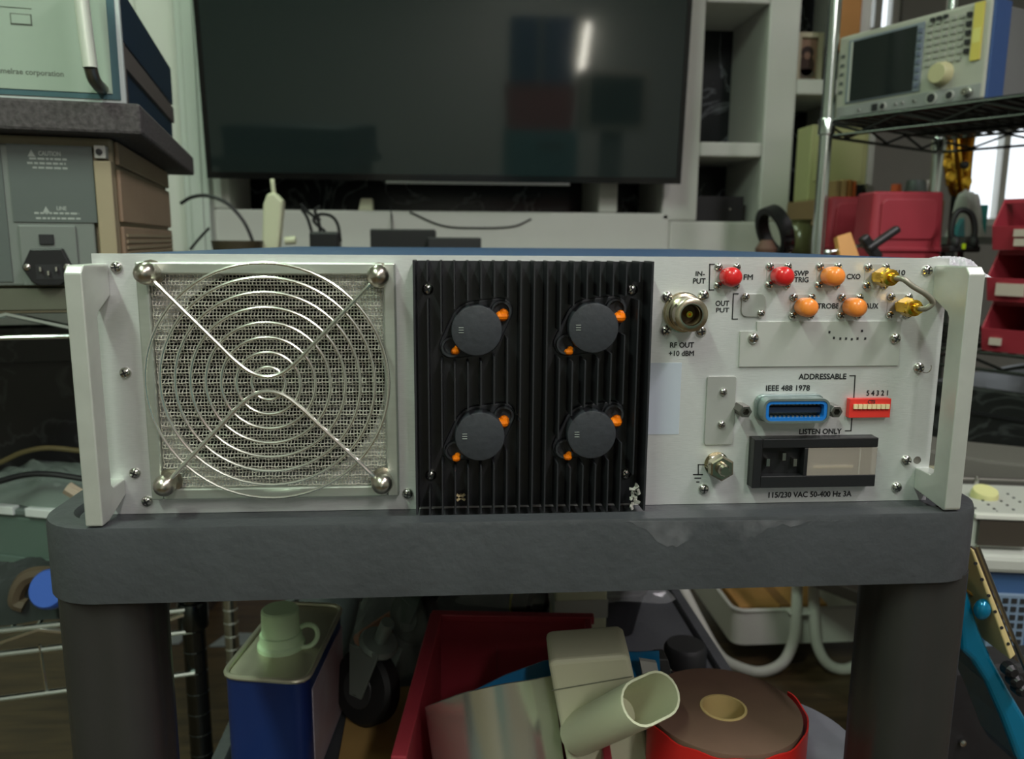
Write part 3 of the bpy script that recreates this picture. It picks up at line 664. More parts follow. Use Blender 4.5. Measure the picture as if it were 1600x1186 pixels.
a = at(367, 376, 1.4); tag(build(MB().lathe([(.01, 0), (.05, .004), (.055, a.z-ZBN), (.050, a.z-ZBN), (.045, .008), (0, .008)], (a.x, 1.42, ZBN), d=(0, 0, 1), n=24), 'bowl', mat('brown_bowl', (70, 62, 46), .5), smooth=True), 'shallow brown bowl on the bench by the pilaster', 'bowl')
boxat('media_box', 578, 680, 358, 1.40, .12, BLKP, 'flat black box standing taller below the television centre', 'box')
boxat('set_top_box', 668, 752, 371, 1.36, .035, mat('dark_grey_case', (40, 40, 42), .4), 'low black box in front of the taller black box', 'box')
tag(build(MB().tube(spline([at(605, 300, 1.79), at(612, 340, 1.79), at(612, 388, 1.6)]), .002, 6), 'thin_wire', BLKP), 'thin vertical wire hanging below the television', 'wire')
tag(build(MB().tube(spline([at(640, 331, 1.795), at(690, 352, 1.795), at(740, 356, 1.795), at(800, 354, 1.795), at(830, 342, 1.795)]), .002, 6), 'sagging_wire', BLKP), 'dark wire sagging across the white ledge', 'wire')
a = at(573, 333, 1.83); tag(build(MB().prism([(-.02, -.02), (.02, -.02), (.018, .012), (-.012, .012)], lambda x, z: (a.x+x, 1.805, zb+.02+z), lambda x, z: (a.x+x, 1.84, zb+.02+z)), 'wall_plug', CRMP, bevel=.003), 'small white plug on the ledge below the television', 'plug')
a0, a1 = at(1085, 346, 1.86), at(1163, 307, 1.86)
r = thing('niche_box', 'black box in the lower niche right of the television', 'box', ((a0.x+a1.x)/2, 1.92, zb2))
build(MB().box((a0.x+.004, 1.86, zb2), (a1.x, 2.02, a1.z)), 'case', BLKP, r, bevel=.003); build(MB().ball(((a0.x+a1.x)/2+.03, 1.858, (zb2+a1.z)/2), .004), 'indicator', STEEL, r)
# framed picture on the right niche shelf
zs_ = fz(123, 1260); a0, a1 = at(1240, 118, 1.93), at(1286, 52, 1.93)
r = thing('picture_frame', 'small cream framed picture of a dark figure on the niche shelf', 'picture', ((a0.x+a1.x)/2, 1.93, zs_))
b = MB(); X0_, X1_, ZA_, ZB_ = a0.x, a1.x, zs_, a1.z; w = .014
for lo, hi in (((X0_, 1.92, ZA_), (X0_+w, 1.94, ZB_)), ((X1_-w, 1.92, ZA_), (X1_, 1.94, ZB_)), ((X0_+w, 1.92, ZA_), (X1_-w, 1.94, ZA_+w*1.4)), ((X0_+w, 1.92, ZB_-w), (X1_-w, 1.94, ZB_))): b.box(lo, hi)
build(b, 'frame', mat('cream_frame', (200, 192, 164), .6), r, bevel=.001)
build(MB().box((X0_+w, 1.932, ZA_+w), (X1_-w, 1.938, ZB_-w)), 'print', mat('sepia_print', (150, 120, 100), .7), r)
cx, cz = (X0_+X1_)/2-.002, (ZA_+ZB_)/2
for dx, dz, rx, rz_, m in ((0, -.012, .022, .03, (70, 52, 44)), (0, .022, .018, .018, (58, 44, 40)), (0, .014, .010, .010, (140, 108, 92)), (0, -.035, .026, .014, (104, 96, 84))):
    build(MB().prism([(rx*math.cos(2*PI*i/18), rz_*math.sin(2*PI*i/18)) for i in range(18)], lambda x, z: (cx+dx+x, 1.9322, cz+dz+z), lambda x, z: (cx+dx+x, 1.9312-.0002*(rx == .010), cz+dz+z)), 'print_shape', mat('sepia_%d' % m[0], m, .7), r)

# tambourine and vase on the bench end
c = at(1211, 352, 1.42); r = thing('tambourine', 'black round tambourine with silver jingles leaning behind the instrument', 'tambourine', (c.x, 1.42, ZBN))
ax = Vector((.934, .113, .334)).normalized(); e1 = Vector((-.3, .1, .9)); e1 = (e1-ax*e1.dot(ax)).normalized(); e2 = ax.cross(e1)
cc = Vector((c.x, 1.42, ZBN+.0585)); R1 = .060
vs = []; n = 40; prof = ((.0, -.014), (.0, .014), (-.014, .014), (-.014, -.014))
for i in range(n):
    a = 2*PI*i/n
    for dr, dh in prof: vs.append(cc+(e1*math.cos(a)+e2*math.sin(a))*(R1+dr)+ax*dh)
build(MB().add(vs, [(4*i+k, 4*i+(k+1) % 4, 4*((i+1) % n)+(k+1) % 4, 4*((i+1) % n)+k) for i in range(n) for k in range(4)]), 'hoop', BLKP, r, smooth=True)
for i in range(9):
    a = PI*.55+i*PI/9; p = cc+(e1*math.cos(a)+e2*math.sin(a))*(R1+.001)
    for s in (-.003, .003): build(MB().lathe([(.0085, 0), (.0085, .0012), (0, .0014)], p+ax*0+(e1*math.cos(a+PI/2)+e2*math.sin(a+PI/2))*s, d=(e1*math.cos(a+PI/2)+e2*math.sin(a+PI/2)), n=12), 'jingle', STEEL, r)
a = at(1252, 343, 1.5); tag(build(MB().lathe([(.030, 0), (.036, .01), (.036, (a.z-ZBN)*.7), (.022, (a.z-ZBN)*.9), (.026, a.z-ZBN), (.022, a.z-ZBN), (.02, .02), (0, .02)], (a.x, 1.5, ZBN), d=(0, 0, 1), n=20), 'vase', mat('olive_glass', (92, 92, 62), .2), smooth=True), 'olive glass jar behind the tambourine', 'jar')
a = at(1198, 375, 1.36); tag(build(MB().lathe([(.02, 0), (.024, .02), (.012, a.z-ZBN), (0, a.z-ZBN)], (a.x, 1.36, ZBN), d=(0, 0, 1), n=14), 'small_pot', mat('reddish_clay', (96, 70, 58), .7), smooth=True), 'small reddish pot at the left of the tambourine', 'pot')

# ================================================================== LEFT STACK
RL = math.radians(12)
def lbox(name, label, cat, p): return thing(name, label, cat, p, RL, world=False)
p = at(188, 449, .40); ZLS = p.z
def frect(b, x0, x1, z0, z1, y, th): return b.box((x0, y-th, z0), (x1, y, z1))
ls = lbox('grey_instrument', 'grey rear panel instrument with mains inlet and tan cover under the foam slab', 'instrument', p)
topz = at(187, 214, .40).z-ZLS
b = MB().box((-.46, .012, 0), (0, .40, topz)); body = build(b, 'case', TAN, ls, bevel=.003)
for z0, z1 in ((.004, .018), (.022, .058), (.062, topz-.028), (topz-.024, topz-.002)): build(MB().box((0, .02, z0), (.004, .40, z1)), 'side_panel', TAND, body, bevel=.0015)
for k in range(4): build(MB().box((.004, .03, .03+k*.006), (.0055, .39, .033+k*.006)), 'vent_rib', TAN, body)
build(MB().box((-.015, 0, .004), (0, .014, topz-.022)), 'corner_post', TAN, ls, bevel=.001)
build(MB().box((-.0135, -.0012, topz-.020), (-.0035, .014, topz-.008)), 'corner_block', GRYL, ls, bevel=.001)
build(MB().lathe([(.0028, 0), (.0028, .002), (0, .0025)], (-.009, -.0012, topz-.014), n=12), 'screw', INK, ls)
build(MB().box((-.45, .004, .002), (-.019, .014, topz-.009)), 'rear_panel', GRYP, ls, bevel=.002)
pxl = lambda x, y=330: loc_on(p, RL, x, y)[0]; pz = lambda y, x=75: loc_on(p, RL, x, y)[1]
for x0, x1, y0, y1, nm in ((18, 150, 226, 347, 'label_area'), (-150, 8, 226, 440, 'label_area'),): build(MB().box((pxl(x0), .0028, pz(y1)), (pxl(x1), .0042, pz(y0))), nm, GRYD, ls)
build(MB().box((pxl(25), .001, pz(446)), (pxl(115), .0045, pz(352))), 'inlet_plate', GRYP, ls, bevel=.001)
hexp = [(pxl(x), pz(y)) for x, y in ((28, 418), (44, 389), (94, 388), (106, 416), (96, 440), (86, 446), (52, 446), (42, 440))]
iec = build(MB().prism(hexp, lambda x, z: (x, .002, z), lambda x, z: (x, -.006, z)), 'mains_socket', BLKP, ls, bevel=.0012)
build(MB().box((pxl(50), -.0064, pz(436)), (pxl(92), -.0056, pz(413))), 'socket_well', INK, iec)
for x, y in ((59, 420), (71, 426), (84, 420)): build(MB().box((pxl(x)-.0008, -.010, pz(y)-.002), (pxl(x)+.0008, -.006, pz(y)+.002)), 'pin', STEEL, iec)
for x in (37, 100): build(MB().lathe([(.003, 0), (.003, .001), (0, .0018)], (pxl(x), -.006, pz(417)), n=12), 'screw', STEEL, iec)
build(MB().box((pxl(57), -.001, pz(382)), (pxl(80), .003, pz(366))), 'selector_switch', INK, ls, bevel=.0006)
def ltext(s, x0, x1, y0, y1, Y, parent, m): return text(s, 0, 0, 0, 0, parent, m, Y=Y, quad=(pxl(x0), pxl(x1), pz(y1), pz(y0)))
ltext('CAUTION', 67, 101, 236, 243, .0028, ls, WTXT); ltext('LINE', 88, 103, 322, 328, .0028, ls, WTXT)
dash = random.Random(2)
for y0, xa, xb in ((248, 52, 110), (255, 48, 108), (262, 56, 110), (333, 52, 122), (341, 54, 124)):   # rows of small print too blurred to read
    x = xa
    while x < xb:
        w = dash.uniform(4, 11); build(MB().box((pxl(x), .0026, pz(y0+1.6)), (pxl(min(x+w, xb)), .0029, pz(y0-1.6))), 'small_print', WTXT, ls); x += w+2.2
for x, y in ((56, 240), (71, 328)): build(MB().prism([(pxl(x-6), pz(y+5)), (pxl(x+6), pz(y+5)), (pxl(x), pz(y-6))], lambda q, z: (q, .0029, z), lambda q, z: (q, .0026, z)), 'warning_triangle', WTXT, ls)
p2 = at(222, 207, .385); FT = .0275
fo_ = lbox('foam_slab', 'black speckled foam slab between the two stacked instruments', 'foam', (p2.x, p2.y, ZLS+topz+.0005)); ZF = ZLS+topz+.0005
build(MB().box((-.52, 0, 0), (0, .50, FT)), 'slab', FOAM, fo_, bevel=.003)
p3 = at(197, 159, .395)
ti = lbox('white_panel_instrument', 'pale front panel instrument with chrome handle on top of the foam slab', 'instrument', (p3.x, p3.y, ZF+FT+.0005)); HT = .108
build(MB().box((-.46, .006, 0), (-.004, .40, HT)), 'case', NAVY, ti, bevel=.002)
build(MB().box((-.46, 0, .0), (0, .008, HT)), 'front_frame', mat('pale_frame', (190, 200, 196), .4), ti, bevel=.001)
build(MB().box((-.456, -.0012, .0035), (-.004, .001, HT)), 'border_panel', TEAL, ti)
build(MB().box((-.456, -.0020, .0085), (-.0105, .0, HT)), 'front_panel', PALE, ti)
sm = mat('grey_brown_rail', (98, 92, 88), .5)
build(MB().box((-.004, .008, 0), (-.001, .022, .058)), 'side_post', sm, ti); build(MB().box((-.004, .022, .036), (-.001, .40, .056)), 'side_rail', sm, ti); build(MB().box((-.004, .008, .060), (-.0015, .40, HT)), 'side_cover', NAVY, ti)
P3 = (p3.x, p3.y, ZF+FT+.0005); q = lambda x, y=80: loc_on(P3, RL, x, y)[0]; zq = lambda y, x=80: loc_on(P3, RL, x, y)[1]
hx = lambda x, y, o: (loc_on(P3, RL, x, y, o)[0], o, loc_on(P3, RL, x, y, o)[1])
build(MB().tube(spline([hx(160, 139, -.001), hx(153, 133, -.018), hx(146, 122, -.030), hx(141, 104, -.036)], 6), .0055, 10), 'handle_end', mat('dark_chrome', (120, 118, 108), .35, .9), ti, smooth=True)
build(MB().tube([hx(141, 106, -.036), hx(134, 55, -.036), hx(126, -10, -.036), hx(120, -60, -.036)], .0062, 12), 'handle', mat('pale_handle', (214, 220, 206), .35, .25), ti, smooth=True)
for x0, x1 in ((-22, 4), (22, 55)):
    b = MB(); w = .0009
    for lo, hi in (((q(x0), zq(43)), (q(x1), zq(43)+w)), ((q(x0), zq(26)-w), (q(x1), zq(26))), ((q(x0), zq(43)), (q(x0)+w, zq(26))), ((q(x1)-w, zq(43)), (q(x1), zq(26)))): b.box((lo[0], -.0026, lo[1]), (hi[0], -.0018, hi[1]))
    bt_ = build(b, 'button_outline', mat('dim_outline', (92, 100, 88), .5), ti)
    build(MB().box((q(x0)+w, -.003, zq(43)+w), (q(x1)-w, -.0018, zq(26)-w)), 'button', PALE, ti)
text('lumelrae corporation', 0, 0, 0, 0, ti, mat('dim_outline', 0), Y=-.002, quad=(q(-6, 115), q(100, 115), zq(122), zq(111)), bold=.02)
build(MB().box((q(-10), -.0024, zq(17.5)), (q(56), -.0019, zq(16.5))), 'printed_line', mat('dim_outline', 0), ti)

# left chrome rack
def wire_shelf(root, x0, x1, y0, y1, z, h=.026, step=.025, m=CHROME, zig=.075, r=.0032):
    for (ax_, ay), (bx_, by) in (((x0, y0), (x1, y0)), ((x1, y0), (x1, y1)), ((x1, y1), (x0, y1)), ((x0, y1), (x0, y0))):
        A, B = Vector((ax_, ay, z)), Vector((bx_, by, z)); D = Vector((0, 0, -h)); L = (B-A).length; n = max(2, int(L/zig)); n += n % 2
        build(MB().tube([A, B], r, 8), 'edge_wire', m, root, smooth=True); build(MB().tube([A+D, B+D], r, 8), 'edge_wire', m, root, smooth=True)
        build(MB().tube([A.lerp(B, i/n)+(D*.88 if i % 2 else D*.12) for i in range(n+1)], r*.9, 6), 'zigzag_wire', m, root)
    b = MB(); k = int((x1-x0)/step)
    for i in range(1, k): x = x0+(x1-x0)*i/k; b.tube([(x, y0, z), (x, y1, z)], .0022, 5)
    for yy in (y0+(y1-y0)*.33, y0+(y1-y0)*.66): b.tube([(x0, yy, z-.005), (x1, yy, z-.005)], .003, 6)
    tag(build(b, 'wire_deck', m, root), kind='stuff')
def post(root, x, y, z0, z1, m=CHROME, collars=(), rings=True):
    o = build(MB().cyl((x, y, z0), (x, y, z1), .0125, 16), 'post', m, root, smooth=True)
    for zc in collars: build(MB().lathe([(.013, -.016), (.0165, -.014), (.0165, .012), (.015, .016), (.013, .016)], (x, y, zc), d=(0, 0, 1), n=16), 'collar', m, o, smooth=True)
    if not rings: return
    b = MB(); z = z0+.05
    while z < z1: b.lathe([(.0126, -.0012), (.0130, 0), (.0126, .0012)], (x, y, z), d=(0, 0, 1), n=14); z += .0254
    tag(build(b, 'groove_rings', m, o), kind='stuff')
a = at(304, 1000, .46)
ZR1 = at(60, 488, .40).z; ZR2 = at(40, 977, .42).z
rk = thing('wire_rack', 'chrome wire rack at the left holding the stacked grey instruments', 'rack', (a.x, a.y, 0), RL, world=False)
DK = mat('dark_post', (70, 74, 74), .25, 1.)
for x, y in ((0, 0), (0, .54), (-.9, 0), (-.9, .54)): post(rk, x, y, 0, ZR1+.012, CHROME if y else DK, (ZR1-.012, ZR2-.012))
wire_shelf(rk, -.9, 0, -.012, .54, ZR1); wire_shelf(rk, -.9, 0, -.012, .54, ZR2); 
b = MB()
for i in range(1, 18): b.tube([(-.9+.05*i, -.014, ZR2-.02), (-.9+.05*i+.002, -.014, ZR2-.075)], .0015, 5)
tag(build(b, 'basket_wires', CHROME, rk), kind='stuff'); build(MB().tube([(-.9, -.014, ZR2-.075), (0, -.014, ZR2-.075)], .003, 8), 'basket_rail', CHROME, rk, smooth=True)
blkm = veined('black_lacquer', (30, 31, 31), (58, 60, 60), 7, .3, .02)
zf = ZLS-ZR1-.0035
if zf > .004:
    pd = thing('support_board', 'olive grey board under the grey instrument on the wire rack', 'board', (p.x, p.y, ZR1+.0035), RL, world=False)
    build(MB().box((-.46, .004, 0), (.0, .40, zf-.0005)), 'board', mat('olive_board', (86, 88, 74), .6), pd)
bc = thing('black_case', 'black lacquered case on the lower left rack shelf', 'case', (a.x-.1, a.y+.25, ZR2+.004), RL, world=False)
build(MB().box((-.7, 0, 0), (.06, .26, ZR1-ZR2-.045)), 'shell', blkm, bc, bevel=.004); build(MB().box((-.02, -.002, ZR1-ZR2-.072), (.004, 0, ZR1-ZR2-.052)), 'label', mat('grey_green_label', (120, 128, 112), .6), bc)
for z in (.02, ZR1-ZR2-.1): build(MB().box((-.7, -.003, z), (.06, 0, z+.006)), 'edge_strip', BLKP, bc)
# greenish tub with a bright metal lid edge
tq = at(45, 802, .50); tz = tq.z; ht = tz-ZR2-.004
gt = thing('storage_tub', 'green tinted plastic tub with bright metal lid rim left of the cart', 'tub', (at(118, 812, .50).x, .50, ZR2+.0038), RL-.5, world=False)
GT = mat('green_tub', (88, 106, 97), .3, var=.05, scale=8)
build(MB().prism([(-.20, .0), (-.004, 0), (-.004, .11), (-.20, .11)], lambda x, y: (x*.97, y*.96+.003, 0), lambda x, y: (x, y, ht-.008)), 'body', GT, gt, bevel=.006)
build(MB().box((-.204, -.004, ht-.07), (0, .0, ht-.06)), 'rib', GT, gt)
for x0, x1 in ((-.20, -.078), (-.062, -.002)): build(MB().box((x0, -.006, ht-.008), (x1, .004, ht+.002)), 'lid_rim', mat('bright_rim', (225, 230, 228), .3, .3), gt, bevel=.001)
build(MB().box((-.204, -.003, ht-.009), (0, .114, ht-.001)), 'lid', mat('grey_lid', (96, 106, 102), .4), gt, bevel=.002)
def crumple(name, c, sx, sy, sz, m, label, cat, rz=0., n=22, seed=1):
    rd = random.Random(seed); ph = [(rd.uniform(2, 9), rd.uniform(2, 9), rd.uniform(0, 6), rd.uniform(.3, 1)) for _ in range(9)]; b = MB(); vs = []
    for i in range(n+1):
        for j in range(n+1):
            u, v = i/n*2-1, j/n*2-1; d = max(0, 1-(u*u)**2)*max(0, 1-(v*v)**2)
            hgt = .55+.45*sum(w*abs(math.sin(a*u+b_*v+c_)) for a, b_, c_, w in ph)/4
            x, y = u*sx*(1+.08*math.sin(9*v+seed)), v*sy*(1+.08*math.sin(8*u))
            vs.append((c[0]+x*math.cos(rz)-y*math.sin(rz), c[1]+x*math.sin(rz)+y*math.cos(rz), c[2]+sz*d*hgt))
    b.add(vs, [(i*(n+1)+j, (i+1)*(n+1)+j, (i+1)*(n+1)+j+1, i*(n+1)+j+1) for i in range(n) for j in range(n)])
    o = build(b, name, m, fixn=False); return tag(o, label, cat)
c0 = at(70, 785, .54); crumple('plastic_bag', (c0.x, .565, tz+.001), .085, .045, .035, mat('milky_film', (140, 155, 146), .25, alpha=.5), 'crumpled clear plastic bag lying on the green tub', 'plastic bag', seed=3, rz=RL-.5)
tag(build(MB().tube(spline([at(-40, 765, .5), at(0, 752, .5), at(40, 742, .5), at(80, 741, .5), at(130, 748, .5)]), .0035, 8), 'black_cable', BLKP, smooth=True), 'black cable arching over the plastic bag on the tub', 'cable')
tag(build(MB().tube(spline([at(-40, 738, .56), at(0, 723, .56), at(35, 707, .56), at(75, 700, .56), at(132, 705, .56)]), .0032, 8), 'tan_cord', mat('tan_cord', (104, 96, 62), .5), smooth=True), 'thin tan cord in front of the black case', 'cord')
tag(build(MB().tube(spline([at(105, 762, .42), at(118, 770, .42), at(130, 776, .42)]), .007, 8), 'pale_sleeve', mat('pale_sleeve', (150, 136, 118), .5), smooth=True), 'pale cable sleeve beside the left handle of the instrument', 'cable')
c0 = at(86, 921, .40); tag(build(MB().lathe([(.0, 0), (.018, 0), (.020, .003), (.020, .012), (.018, .015), (0, .015)], (c0.x, c0.y, c0.z), d=(-.1, -1, .5), n=28), 'blue_disc', mat('royal_blue', (56, 92, 180), .45), smooth=True), 'blue round disc behind the left end of the cart', 'disc')
a_ = [at(92, 898, .42), at(62, 896, .42), at(40, 904, .42), at(28, 922, .42), at(26, 940, .42), at(40, 946, .42)]
tag(build(MB().tube(spline(a_), .008, 8), 'brown_tool_handle', mat('brown_grip', (84, 72, 58), .5), smooth=True), 'brown looped grip beside the blue disc', 'tool')
c0 = at(20, 960, .44); crumple('dark_cloth', (c0.x-.01, .437, ZR2+.004), .08, .026, .055, mat('dark_cloth', (36, 42, 40), .8), 'dark crumpled cloth at the far left under the tub', 'cloth', seed=8, rz=RL)

# ================================================================== RIGHT CHROME RACK
RR = -math.radians(58); P1 = (.71, 1.22); ZU, ZLW = .9889+.213+.028, .80
rr = thing('chrome_wire_rack', 'chrome wire rack at the right carrying the analyser and red bins', 'rack', (*P1, 0), RR, world=False)
for x, y in ((0, 0), (0, .457), (.75, 0), (.75, .457)): post(rr, x, y, .29, 2.0, CHROME, (ZU-.012, ZLW-.012), False)
lt = thing('low_table', 'low dark table carrying the right wire rack', 'table', (*P1, 0), RR, world=False)
build(MB().box((-.02, -.02, .262), (.77, .48, .2895)), 'top', mat('dark_table', (48, 42, 38), .5), lt, bevel=.003)
for x, y in ((.42, .44), (.73, .44), (.73, .02)): build(MB().box((x-.02, y-.02, 0), (x+.02, y+.02, .262)), 'leg', mat('dark_table', 0), lt)
DW = mat('dark_chrome_wire', (62, 64, 62), .35, .9)
wire_shelf(rr, 0, .75, 0, .457, ZU, .030, m=DW); wire_shelf(rr, 0, .75, 0, .457, ZLW, .030, m=DW); wire_shelf(rr, 0, .75, 0, .457, .42, .030, m=DW); wire_shelf(rr, 0, .75, 0, .457, 1.66, .03, m=DW)
def rkp(u, v, z):   # rack frame -> world
    return (P1[0]+u*math.cos(RR)-v*math.sin(RR), P1[1]+u*math.sin(RR)+v*math.cos(RR), z)
# rubber mat under the analyser
mt = thing('shelf_mat', 'dark mat lying on the upper shelf of the right rack', 'mat', rkp(0, 0, ZU+.0035), RR, world=False)
build(MB().box((.02, .012, 0), (.73, .445, .004)), 'sheet', RUBB, mt, bevel=.001)
# analyser
RA = -math.radians(66); pa = at(1302, 196, 1.31); zA = ZU+.0080; AW, AH = .325, .176
an = thing('spectrum_analyser', 'light grey analyser with large dark screen on the upper right rack shelf', 'instrument', (pa.x+.004, pa.y+.01, zA), RA, world=False)
AG = mat('analyser_grey', (168, 168, 156), .5); AG2 = mat('analyser_grey_dark', (140, 142, 140), .5)
build(MB().box((.012, .045, .012), (AW-.004, .22, AH-.004)), 'case', mat('case_grey', (112, 113, 112), .5), an, bevel=.004)
build(MB().box((AW-.004, .004, .006), (AW+.004, .052, AH)), 'side_bumper', mat('analyser_blue', (54, 80, 128), .45), an, bevel=.002)
build(MB().box((0, 0, .006), (AW, .045, AH)), 'front_panel', AG, an, bevel=.006, seg=3)
build(MB().box((.008, -.0015, .008), (AW-.006, .002, .034)), 'connector_strip', AG2, an, bevel=.001)
for x in (.02, AW-.03): build(MB().box((x, .01, 0), (x+.02, .2, .013)), 'foot', BLKP, an)
SX0, SX1 = .040, .184
build(MB().box((SX0-.012, -.003, .038), (SX1+.014, .002, .164)), 'screen_bezel', mat('bezel_blue_grey', (120, 128, 138), .5), an, bevel=.001)
build(MB().box((SX0-.005, -.0042, .041), (SX0, -.002, .159)), 'screen_edge', GRYL, an)
build(MB().box((SX0, -.004, .041), (SX1, -.002, .159)), 'screen', mat('lcd_dark', (30, 36, 35), .2), an)
for k in range(8): build(MB().box((SX1+.003, -.0055, .045+k*.0142), (SX1+.011, -.002, .054+k*.0142)), 'soft_key', mat('key_blue_grey', (96, 104, 122), .5), an, bevel=.0008)
for i in range(5):
    for j in range(7): build(MB().box((SX1+.020+i*.0155, -.003, .080+j*.0122), (SX1+.030+i*.0155, .001, .087+j*.0122)), 'key', mat('key_grey', (156, 157, 148), .5), an, bevel=.0008)
for i in range(3): build(MB().box((SX1+.026+i*.013, -.0055, .162-.002), (SX1+.034+i*.013, .001, .168-.002)), 'dark_key', INK, an)
for j in range(5): build(MB().box((SX1+.098, -.0055, .090+j*.0155), (SX1+.106, .001, .098+j*.0155)), 'dark_key', INK, an)
build(MB().lathe([(.0225, 0), (.021, .006), (.019, .016), (.017, .018), (0, .018)], (SX1+.058, 0, .062), n=28), 'tuning_knob', mat('knob_cream', (186, 180, 140), .45), an, smooth=True)
build(MB().box((SX1+.110, -.003, .075), (SX1+.128, .001, AH-.003)), 'yellow_label', YEL, an)
build(MB().box((SX1+.112, -.0034, .105), (SX1+.126, -.002, .130)), 'label_patch', mat('pale_yellow', (214, 206, 120), .5), an)
for k in range(5): build(MB().box((SX0-.030, -.0018, .06+k*.018), (SX0-.022, .001, .066+k*.018)), 'indicator_mark', GRYD, an)
for x, r_, m in ((.065, .002, INK), (.121, .006, INK), (.150, .002, INK), (.165, .002, INK), (.190, .0025, INK), (.226, .0085, INK), (.262, .0068, INK)):
    build(MB().lathe([(r_*1.3, 0), (r_*1.3, .003), (r_, .003), (r_, .0035), (0, .0035)], (x, -.001, .021), n=16), 'port', GRYL, an)
    build(MB().lathe([(r_, .0036), (0, .0038)], (x, -.001, .021), n=16), 'port_hole', m, an)
build(MB().box((.095, -.003, .015), (.108, .0, .028)), 'square_port', INK, an)
build(MB().lathe([(.0085, 0), (.0085, .006), (.0065, .007), (.0065, .016), (.004, .016), (.003, .010), (0, .010)], (.298, -.001, .021), n=18), 'rf_input', STEEL, an, smooth=True)
# red bins
def hopper(name, label, u, v, z, w, d, h, group=None, labels=((.3, .6),)):
    r = thing(name, label, 'bin', rkp(u, v, z), RR, group, world=False); t = .003
    side = [(0, 0), (d, 0), (d, h), (d*.10, h), (-.01, h*.46)]
    for x in (0, w-t): build(MB().prism(side, lambda y, q: (x, y, q), lambda y, q: (x+t, y, q)), 'side_wall', REDB, r, bevel=.0008)
    build(MB().box((t, 0, 0), (w-t, d, t)), 'base', REDB, r); build(MB().box((t, d-t, t), (w-t, d, h)), 'back_wall', REDB, r)
    build(MB().prism([(0, 0), (t, 0), (t-.01, h*.46), (-.01, h*.46)], lambda y, q: (t, y, q), lambda y, q: (w-t, y, q)), 'front_wall', REDB, r, bevel=.0006)
    build(MB().box((t, d*.10, h-.008), (w-t, d*.10+.02, h)), 'top_bar', REDB, r)
    for x0, x1, z0, z1 in labels: build(MB().box((x0*w, -.0115, z0*h), (x1*w, -.006, z1*h)), 'label', mat('paper_label', (176, 164, 152), .7), r)
    return r
BH = .087
for k, (lb, lab) in enumerate((('lowest red bin of the stack at the right edge', ((.09, .20, .14, .28),)), ('middle red bin of the stack with a wide white label', ((.10, .36, .12, .36),)), ('top red bin of the stack with two small labels', ((.21, .36, .26, .40), (.22, .33, .08, .22))))):
    hopper('red_bin', lb, .335, .004, ZLW+.004+k*(BH+.0005), .17, .26, BH, 'red bins stacked on the right rack', lab)
def tub(name, px, py, Y, w0, w1, d, label, rz, zb=ZLW+.004):
    c = at(px, py, Y); h = c.z-zb; r = thing(name, label, 'bin', (c.x, Y, zb), rz, 'large red bins behind the instrument', world=False)
    build(MB().add([], []).prism(rrect(-w0/2, w0/2, 0, d, .015, 3), lambda x, y: (x, y, 0), lambda x, y: (x, y, h*.30)), 'lower_body', REDB, r, bevel=.003)
    build(MB().prism(rrect(-.5, .5, 0, 1, .1, 4), lambda x, y: (x*w0*.97, y*d, h*.30), lambda x, y: (x*w1, y*d*.9+.005, h)), 'upper_body', REDB, r, bevel=.004, smooth=True)
    build(MB().box((-w0*.51, -.004, h*.60), (w0*.51, .003, h*.625)), 'ledge', REDB, r, bevel=.001)
    fr_ = MB(); z0, z1 = h*.68, h*.95
    build(MB().prism(rrect(-w1*.40, w1*.40, z0, z1, .012, 4), lambda x, z: (x, .004, z), lambda x, z: (x, -.0015, z)), 'face_panel', REDB, r, bevel=.002)
    return r
tub('tall_red_bin', 1424, 299, 1.11, .155, .135, .09, 'large red bin nearest the saxophone, behind the instrument', -.08)
tub('tall_red_bin', 1345, 307, 1.30, .15, .125, .09, 'red bin half hidden behind the larger red bin', -.08)
# guitar headstock in front of the bins, black clamp on it
c = at(1331, 388, .86)
g = thing('guitar_neck', 'orange wooden guitar headstock with chrome tuners standing behind the instrument', 'guitar neck', (c.x, .86, 0))
M = Matrix.Translation((c.x, .86, c.z-.02)) @ Matrix.Rotation(math.radians(-12), 4, 'Y') @ Matrix.Rotation(math.radians(-15), 4, 'X')
build(MB().prism([(-.013, -.04), (.013, -.04), (.016, 0), (.012, .046), (-.012, .044), (-.016, 0)], lambda x, z: M @ Vector((x, 0, z)), lambda x, z: M @ Vector((x, .014, z))), 'headstock', WOODO, g, bevel=.001)
for s in (-1, 1):
    for z in (-.005, .022):
        b = MB().cyl(M @ Vector((s*.012, .007, z)), M @ Vector((s*.026, .007, z)), .003, 10); b.ball(M @ Vector((s*.030, .007, z)), .0065, 10, 6, (1, .7, .9)); build(b, 'tuner', CHROME, g, smooth=True)
build(MB().box((c.x-.012, .862, .84), (c.x+.012, .882, c.z-.05)), 'neck', WOODO, g)
build(MB().tube([(c.x, .872, .845), Vector((c.x, .872, .845)).lerp(Vector((P1[0], P1[1], .845)), .963)], .006, 8), 'hanger_arm', BLKP, g)
cl = thing('black_clamp', 'black clamp gripping the orange guitar headstock', 'clamp', (c.x+.03, .86, c.z-.01), world=False)
for a0, ln, w, off in ((35, .050, .012, (.004, 0, .014)), (-50, .034, .016, (-.004, .004, .020))):
    M2 = Matrix.Translation(off) @ Matrix.Rotation(-math.radians(a0), 4, 'Y'); build(MB().box((-.012, -.008, -w/2), (ln, .008, w/2), M2), 'jaw', BLKP, cl, bevel=.004)
